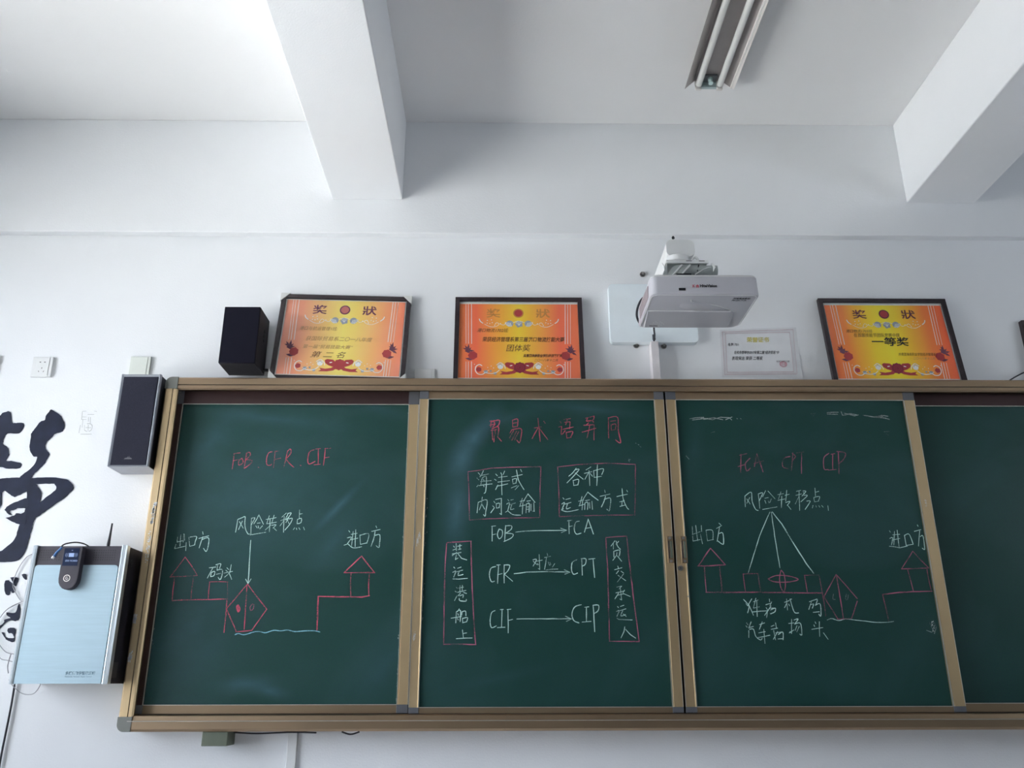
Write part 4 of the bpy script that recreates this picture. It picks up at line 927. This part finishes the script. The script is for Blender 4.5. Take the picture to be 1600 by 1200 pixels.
award('orange award with bold black brush lettering, right of the projector', place(1.571, R(7.5)), -R(7.5), 0, Mc3, M_purple, .527, .407,
      [('港口物流1703班:', 350, 520, .0165, hand, k1), ('在首届技能节团队竞赛中获', 420, 566, .0195, hand, dict(shear=.2, sx=.80)),
       ('一等奖', 585, 655, .042, M_ink, dict(bold=.0009, shear=.15, sx=1.2)), ('共青团海南职业学院经济管理系', 840, 765, .0150, hand, k1 | dict(sx=.72)), ('二〇一八年十二月', 985, 806, .0120, faint, k1)])

# corner of one more picture at the right edge
a = P(1597, 499, -.03)
top('picture_frame', B(a.x, a.x+.35, -.024, -.001, P(1600, 514, -.03).z-.22, a.z), M_frame, 'dark picture frame corner just entering at the right edge above the board', 'picture frame', bevel=.002)

# ---------------------------------------------------------------- certificate on the wall
def CP(u, v):  # photo close-up (1600 px wide) -> wall
    return P(1110+u/10.667, 505+v/10.667, -.0)
cq = [CP(155, 110), CP(1425, 70), CP(1530, 915), CP(195, 905)]
bm = bmesh.new(); N = 14; gr = []
for j in range(N+1):
    row = []
    for i in range(N+1):
        u, v = i/N, j/N
        p = (cq[0]*(1-u)+cq[1]*u)*(1-v)+(cq[3]*(1-u)+cq[2]*u)*v
        crv = .0012+.0010*math.sin(u*9+v*3)*math.sin(v*7)+(.010*max(0, u-.85)*max(0, v-.8)*20)
        row.append(bm.verts.new((p.x, -max(.0006, crv), p.z)))
    gr.append(row)
for j in range(N):
    for i in range(N): bm.faces.new((gr[j][i], gr[j][i+1], gr[j+1][i+1], gr[j+1][i]))
s = thing('paper_certificate', 'pale paper certificate with gold heading and red stamp taped to the wall under the projector', 'certificate', (cq[3]+cq[2])/2)
link('sheet', bm, M_paper, s, smooth='all', recalc=False)
def cpath(b_, pts, wd):
    q = [CP(*p) for p in pts]; ribbon(b_, [(p.x, p.z) for p in q], wd, -.0032)
bm = bmesh.new()
for d_, wd in ((0, .0050), (28, .0012), (60, .0050)):
    cpath(bm, [(195+d_*.8, 150+d_*.4), (1370-d_*.9, 110+d_*.8), (1440-d_*.9, 850-d_*.6), (235+d_*.7, 860-d_*.6), (195+d_*.8, 150+d_*.4)], wd)
link('printed_border', bm, M_pink, s, recalc=False)
def cbasis(u, v): p = CP(u, -v); return (p.x, -.0034, p.z)
def ctext(txt, x, y, size, mt, nm, **k):
    bm = bmesh.new(); text_bm(bm, txt, x, -y, 0, size, basis=cbasis, **k); return link(nm, bm, mt, s, recalc=False)
ctext('荣誉证书', 600, 315, 92, mat('gold_heading', (.70, .60, .10), .5), 'gold_heading', bold=1, sx=1.02)
ctext('电商1701:', 285, 382, 56, M_ink, 'handwriting', bold=.4, sx=.8, shear=.15)
ctext('在校务部举办2017年第二届“经济贸易”中', 390, 515, 60, M_ink, 'handwriting', bold=.4, sx=.70, shear=.15)
ctext('表现突出 荣获 二等奖', 350, 615, 66, M_ink, 'handwriting', bold=.6, sx=.82, shear=.15)
ctext('校学生会学习部', 1095, 655, 34, M_ink, 'signature', sx=.92)
bm = bmesh.new(); c0 = CP(1210, 685)
for rr_ in (.0145, .0115):
    ribbon(bm, [(c0.x+rr_*math.cos(R(a)), c0.z-.001+rr_*.85*math.sin(R(a))) for a in range(0, 361, 18)], .0012, -.0036)
text_bm(bm, '团委', 1155, -705, 0, 60, basis=cbasis)
link('red_stamp', bm, mat('faded_red_stamp', (.60, .20, .28), .6), s, recalc=False)

# ---------------------------------------------------------------- bolts in the wall and the small hook
def bolt(px, py, label):
    a = P(px, py, 0); r = .0105
    b = thing('anchor_bolt', label, 'bolt', (a.x, 0, a.z), group='anchor bolts around the projector plate')
    bm = bmesh.new(); cyl(bm, (a.x, 0, a.z), (0, -1, 0), r*1.15, .002, 18); link('washer', bm, M_chrome, b)
    bm = bmesh.new(); cyl(bm, (a.x, -.002, a.z), (0, -1, 0), r, .006, 6); link('nut', bm, M_bolt, b)
    bm = bmesh.new(); cyl(bm, (a.x, -.008, a.z), (0, -1, 0), r*.5, .008, 10); link('stud', bm, M_chrome, b, smooth=40)
bolt(1004, 429, 'steel anchor bolt above the white projector wall plate')
bolt(994, 540, 'steel anchor bolt below the wall plate, left of the white conduit')
bolt(1037, 541, 'steel anchor bolt below the wall plate, right of the white conduit')
a = P(1051, 374, -.045)
bm = bmesh.new(); tube(bm, [(a.x, -.044, a.z+.008), (a.x, -.056, a.z+.004), (a.x, -.058, a.z-.002)], .004, 8, .0065)
top('small_hook', bm, M_bwire, 'tiny dark hook under the ring beam above the projector arm', 'hook')

# ---------------------------------------------------------------- projector wall mount
pa, pb = P(953, 443, -.02), P(1089, 536, -.02)
px0, px1 = P(952, 490, -.03).x, P(1088, 490, -.03).x; pz1, pz0 = P(960, 444, -.03).z, P(960, 535, -.03).z
PZ1T = 2.549
AX, AZ = .629, 2.700
s = thing('projector_mount', 'white wall arm with a large rounded wall plate carrying the projector', 'projector mount', ((px0+px1)/2, 0, pz0))
link('wall_plate', prism(bmesh.new(), rrect((px0+px1)/2, (pz0+pz1)/2, px1-px0, pz1-pz0, .018), -.032, -.0005), mat('plate_white', (.84, .91, .95), .4, var=.01), s, bevel=.008)
ys_, ye_ = -.02, -.555
link('arm', prism(bmesh.new(), rrect(AX, AZ, .098, .064, .020), ye_+.03, ys_), M_white, s, smooth=40)
link('arm_end_cap', prism(bmesh.new(), rrect(AX, AZ, .100, .066, .021), ye_, ye_+.0305), M_white, s, bevel=.008, label='rounded end cap')
bm = bmesh.new(); cyl(bm, (AX-.008, -.535, AZ-.028), (0, 0, -1), .038, .026, 28); link('swivel_collar', bm, M_white, s, bevel=.003)
bm = bmesh.new(); tube(bm, smoothpts([(AX+.036, -.553, AZ-.052), (AX+.040, -.555, AZ-.042), (AX+.048, -.555, AZ-.036), (AX+.056, -.555, AZ-.042), (AX+.057, -.555, AZ-.055)]), .005, 8)
link('cable_clip', bm, M_white, s, smooth='all')
zb = AZ-.060
bm = B(AX-.056, AX+.090, -.57, -.44, zb, zb+.004); box(bm, AX-.056, AX+.090, -.573, -.568, zb-.008, zb+.004)
link('top_bracket', bm, M_white, s, bevel=.001)
bm = bmesh.new()
for u in (.022, .066): box(bm, AX+u-.010, AX+u+.010, -.5736, -.5729, zb-.001, zb+.001)
link('bracket_slots', bm, M_ink, s)
# cradle with slanted arms between bracket and projector
bm = bmesh.new()
extr(bm, [(-.570, zb-.008), (-.595, zb-.030), (-.605, zb-.052), (-.44, zb-.052), (-.44, zb-.008)], 'x', AX-.072, AX-.069)
link('cradle_cheek', bm, M_white, s); bm = bmesh.new()
extr(bm, [(-.575, zb-.008), (-.60, zb-.030), (-.615, zb-.045), (-.44, zb-.05), (-.44, zb-.008)], 'x', AX+.099, AX+.101)
link('cradle_cheek', bm, M_white, s)
M_cr = mat('cradle_grey', (.42, .46, .46), .35, .3)
bm = bmesh.new(); tube(bm, [(AX-.02, -.565, zb-.036), (AX+.110, -.565, zb-.036), (AX+.116, -.565, zb-.036)], .021, 20); link('cradle_drum', bm, M_cr, s, smooth=40, label='grey rounded tilt housing')
for dx, wd in ((-.066, .023), (-.034, .019)):
    bm = bmesh.new()
    pr = [(AX+dx, zb-.066), (AX+dx+wd, zb-.066), (AX+dx+wd+.034, zb-.026), (AX+dx+.034, zb-.024)]
    prism(bm, pr, -.590, -.584); link('slanted_lever', bm, M_cr, s, bevel=.001)
    bm = bmesh.new(); prism(bm, [(AX+dx+wd-.003, zb-.066), (AX+dx+wd+.002, zb-.066), (AX+dx+wd+.037, zb-.026), (AX+dx+wd+.032, zb-.024)], -.596, -.584); link('lever_edge', bm, M_white, s)
bm = bmesh.new(); tube(bm, [(AX+.035, -.589, zb-.06), (AX+.055, -.589, zb-.047), (AX+.063, -.589, zb-.042), (AX+.078, -.589, zb-.035), (AX+.092, -.589, zb-.032)], .0016, 6); link('safety_wire', bm, M_white, s)
bm = bmesh.new(); tube(bm, [(AX+.045, -.5835, zb-.045), (AX+.052, -.5835, zb-.02)], .0022, 6); link('slot', bm, M_ink, s)
link('cradle_foot', B(AX-.03, AX+.02, -.60, -.44, PZ1T+.0005, zb-.062), M_ink, s)
link('cradle_block', B(AX-.05, AX+.085, -.55, -.45, zb-.052, zb), M_cr, s)

# ---------------------------------------------------------------- projector
PX0, PX1, PY0, PY1, PZ0, PZ1 = .497, .858, -.655, -.376, 2.474, 2.549
s = thing('projector', 'light grey wide ultra short throw projector hanging from the wall arm', 'projector', ((PX0+PX1)/2, (PY0+PY1)/2, PZ0))
def plan(ins, n=5, rf=.022, rb=.035):
    x0, x1, y0, y1 = PX0+ins, PX1-ins, PY0+ins, PY1-ins; pts = []
    for (cx_, cy_, r_, a0) in ((x1-rb, y1-rb, rb, 0), (x0+.016, y1-.016, .016, 90), (x0+rf, y0+rf, rf, 180), (x1-rf, y0+rf, rf, 270)):
        for k in range(n+1): a = R(a0+90*k/n); pts.append((cx_+r_*math.cos(a), cy_+r_*math.sin(a)))
    return pts
def loft(levels):
    bm = bmesh.new(); rings = []
    for ins, z in levels: rings.append([bm.verts.new((a, b, z)) for a, b in plan(ins)])
    for A, Bq in zip(rings, rings[1:]):
        for k in range(len(A)): bm.faces.new((A[k], A[(k+1) % len(A)], Bq[(k+1) % len(A)], Bq[k]))
    bm.faces.new(list(reversed(rings[0]))); bm.faces.new(rings[-1]); return bm
link('lower_shell', loft([(.004, PZ0), (.001, PZ0+.002), (0, PZ0+.005), (.002, PZ1-.010)]), M_proj, s, smooth=30)
link('top_shell', loft([(.0015, PZ1-.0098), (.004, PZ1-.003), (.009, PZ1)]), M_projl, s, smooth=30, label='paler top cover')
bm = bmesh.new(); ribp = plan(.006)
tube(bm, [(a, b, PZ0+.0003) for a, b in ribp+ribp[:1]], .0015, 6); link('seam_line', bm, M_white, s)
# raised rear step of the underside, curving forward into the lens hollow
stp = [(PX0+.008, PY1-.004), (PX0+.008, PY0+.125), (PX0+.02, PY0+.128), (PX1-.10, PY0+.128), (PX1-.06, PY0+.130), (PX1-.075, PY0+.112), (PX1-.11, PY0+.090), (PX1-.15, PY0+.068), (PX1-.19, PY0+.052)]
bm = bmesh.new(); ylev = PY0+.130
step = [(PX0+.008, ylev), (PX1-.062, ylev), (PX1-.050, ylev+.012), (PX1-.040, PY1-.030), (PX1-.055, PY1-.012), (PX0+.018, PY1-.008)]
A_ = [bm.verts.new((a, b, PZ0+.0005)) for a, b in step]; B_ = [bm.verts.new((a+(.003 if a < .6 else -.003), b+.004*(1 if b < -.5 else -1), PZ0-.004)) for a, b in step]
for k in range(len(step)): bm.faces.new((A_[k], A_[(k+1) % 6], B_[(k+1) % 6], B_[k]))
bm.faces.new(B_); link('rear_panel', bm, M_proj, s)
ln = smoothpts([(PX0+.012, ylev, PZ0-.001), (PX0+.15, ylev, PZ0-.001), (PX1-.08, ylev, PZ0-.001), (PX1-.064, ylev-.002, PZ0-.001), (PX1-.085, ylev-.022, PZ0-.001), (PX1-.125, ylev-.045, PZ0-.001), (PX1-.17, ylev-.060, PZ0-.001), (PX1-.20, ylev-.064, PZ0-.0005)], 5)
link('panel_ridge', tube(bmesh.new(), ln, .0014, 6), M_white, s, smooth='all')
# lens hollow: shallow raised lip and lighter sloped facet
bm = bmesh.new()
fac = [(PX1-.215, ylev-.088), (PX1-.19, ylev-.070), (PX1-.15, ylev-.058), (PX1-.11, ylev-.040), (PX1-.075, ylev-.018), (PX1-.066, ylev-.004), (PX1-.12, ylev-.004), (PX1-.20, ylev-.006), (PX1-.25, ylev-.03), (PX1-.25, ylev-.07)]
lens = loft([(0, 0), (0, 0)]); lens.free()
A_ = [bm.verts.new((a, b, PZ0+.0003)) for a, b in fac]; cxx = sum(a for a, b in fac)/len(fac); cyy = sum(b for a, b in fac)/len(fac)
B_ = [bm.verts.new((a+(cxx-a)*.12, b+(cyy-b)*.12+.002, PZ0-.0035)) for a, b in fac]
for k in range(len(fac)): bm.faces.new((A_[k], A_[(k+1) % len(fac)], B_[(k+1) % len(fac)], B_[k]))
bm.faces.new(B_); link('lens_hood_bulge', bm, M_proj, s, smooth='all')
bm = bmesh.new(); tube(bm, smoothpts([(PX1-.221, ylev-.088, PZ0-.001), (PX1-.217, ylev-.078, PZ0-.003), (PX1-.203, ylev-.072, PZ0-.002)]), .0022, 8, .0012); link('lens_lip', bm, M_projl, s, smooth='all')
bm = bmesh.new()
for i in range(7):
    for j in range(5):
        if (i+j) % 2 == 0 and abs(i-3)+abs(j-2) < 5: cyl(bm, (PX0+.038+i*.0075, PY1-.062+j*.009, PZ0-.0038), (0, 0, -1), .0022, .0008, 6)
link('speaker_grille', bm, M_projl, s)
link('vent_slot', B(PX0+.035, PX0+.065, PY1-.030, PY1-.026, PZ0-.0046, PZ0-.0035), M_ink, s)
yfr = PY0-.0008
a = P(1066, 452, PY0)
link('sensor_window', prism(bmesh.new(), rrect(a.x, a.z, .0225, .0090, .001), PY0-.0012, PY0+.004), M_ink, s)
bm = bmesh.new(); q0 = P(1082, 449, PY0)
text_bm(bm, '鸿合', q0.x-.001, q0.z, yfr, .0118, bold=.0004, sx=1.0); link('red_brand_marks', bm, mat('brand_red', (.55, .05, .09), .5), s, recalc=False)
bm = bmesh.new(); q0 = P(1094, 448.6, PY0)
text_bm(bm, 'HiteVision', q0.x-.001, q0.z, yfr, .0135, bold=.0006, sx=1.0); link('brand_lettering', bm, M_ink, s, recalc=False)
bm = bmesh.new()
text_bm(bm, '超短焦投影机', PX1-.082, -(PY0+.036), 0, .0145, bold=.0003, sx=.66, basis=lambda u, v: (u, -v, PZ0-.0004))
text_bm(bm, 'PROJECTOR', PX1-.083, -(PY0+.050), 0, .0125, bold=.0003, sx=.72, basis=lambda u, v: (u, -v, PZ0-.0004))
link('underside_lettering', bm, M_ink, s, recalc=False)
link('left_vent_panel', B(PX0-.001, PX0+.003, PY0+.05, PY1-.05, PZ0+.012, PZ1-.022), mat('vent_mauve_grey', (.30, .26, .28), .6), s, label='darker vent panel on the side')
# signal cables and white conduit down to the board
pts = [P(1008, 463, -.37), P(1001, 470, -.34), P(996, 482, -.32), P(995, 494, -.32), P(999, 504, -.33), P(1004, 508, -.36)]
top('signal_cable', tube(bmesh.new(), smoothpts(pts), .0042, 8), M_bwire, 'dark cable looping out of the left side of the projector', 'cable', smooth='all', origin=pts[-1])
cA = P(1022, 512, -.10); cB = P(1022, 534, -.045)
pts = [Vector((P(1021, 509, -.36).x, -.37, PZ0+.02)), P(1022, 516, -.20), P(1023, 524, -.10), P(1022, 531, -.046), P(1022, 540, -.040)]
s = thing('projector_cable', 'dark cable dropping from the projector into the white conduit', 'cable', pts[-1])
link('cord', tube(bmesh.new(), smoothpts(pts), .0036, 8), M_bwire, s, smooth='all')
link('sleeve', tube(bmesh.new(), [pts[3]+Vector((0, 0, .022)), pts[3]-Vector((0, 0, .0))], .0062, 10), M_ink, s, label='black plug sleeve')
x0, z1 = wp(1015.5, 536, -.03); x1 = wp(1026.5, 536, -.03)[0]; x0b = wp(1018, 590, -.03)[0]
top('cable_conduit', B(x0, x1+.002, -.050, -.0005, FZ1-.0235, min(z1, pz0-.001)), mat('pinkish_white_conduit', (.74, .70, .71), .4), 'narrow white square conduit standing on the board frame below the projector', 'conduit', bevel=.0015)

# ---------------------------------------------------------------- fluorescent ceiling lamp
LX, LY, LZ, LL = .844, -.345, 3.548, 1.24
s = thing('fluorescent_lamp', 'twin tube fluorescent batten with white reflector wings on the ceiling', 'ceiling lamp', (LX, LY-LL/2, LZ))
def prof(p, y0, y1, th): 
    q = [(LX+a, LZ+b) for a, b in p]+[(LX+a, LZ+b+th) for a, b in reversed(p)]
    return extr(bmesh.new(), q, 'y', y1, y0)
link('reflector', prof([(-.094, -.004), (-.058, .030), (.058, .030), (.088, .002)], LY, LY-LL, .0015), M_refl, s)
link('left_lip', prof([(-.098, -.008), (-.093, -.004)], LY, LY-LL, .002), M_refl, s)
bm = bmesh.new(); extr(bm, [(LX+.0865, LZ+.004), (LX+.0885, LZ-.004), (LX+.094, LZ-.005), (LX+.0945, LZ+.004)], 'y', LY-LL, LY)
extr(bm, [(LX+.0950, LZ-.004), (LX+.1015, LZ-.008), (LX+.103, LZ-.001), (LX+.0965, LZ+.004)], 'y', LY-LL, LY)
link('right_lip', bm, M_lampw, s, label='folded outer edge painted lighter as the lit side')  # lighter enamel than the left lip, paints the light from the left
link('spine', B(LX-.045, LX+.045, LY-LL+.02, LY-.02, LZ+.033, ZC), M_lampw, s)
for dx in (-.043, .043):
    bm = bmesh.new(); tube(bm, [(LX+dx, LY-LL+.012, LZ+.006), (LX+dx, LY-.012, LZ+.006)], .013, 20); tb = link('tube', bm, M_tube, s, smooth=40)
    bm = bmesh.new(); tube(bm, [(LX+dx, LY-.014, LZ+.006), (LX+dx, LY-.004, LZ+.006)], .0134, 18); tube(bm, [(LX+dx, LY-LL+.004, LZ+.006), (LX+dx, LY-LL+.014, LZ+.006)], .0134, 18); link('tube_end', bm, M_chrome, tb, smooth=40)
    bm = B(LX+dx-.012, LX+dx+.012, LY-.006, LY+.006, LZ-.012, LZ+.034); link('tube_holder', bm, M_lampw, s, bevel=.003); bm = bmesh.new(); box(bm, LX+dx-.012, LX+dx+.012, LY-LL-.006, LY-LL+.006, LZ-.012, LZ+.034)
    link('tube_holder', bm, M_lampw, s, bevel=.003)
bm = B(LX-.044, LX+.044, LY-.004, LY+.008, LZ-.002, LZ+.034); link('end_plate', bm, M_lamph, s, bevel=.002); bm = bmesh.new(); box(bm, LX-.044, LX+.044, LY-LL-.008, LY-LL+.004, LZ-.002, LZ+.034)
link('end_plate', bm, M_lamph, s, bevel=.002)
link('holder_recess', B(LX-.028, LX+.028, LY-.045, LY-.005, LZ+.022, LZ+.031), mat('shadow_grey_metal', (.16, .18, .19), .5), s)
bm = bmesh.new(); cyl(bm, (LX, LY-.030, LZ+.026), (0, -.15, -1), .0095, .034, 18); link('starter', bm, mat('starter_mint', (.55, .72, .70), .4), s, smooth=40)
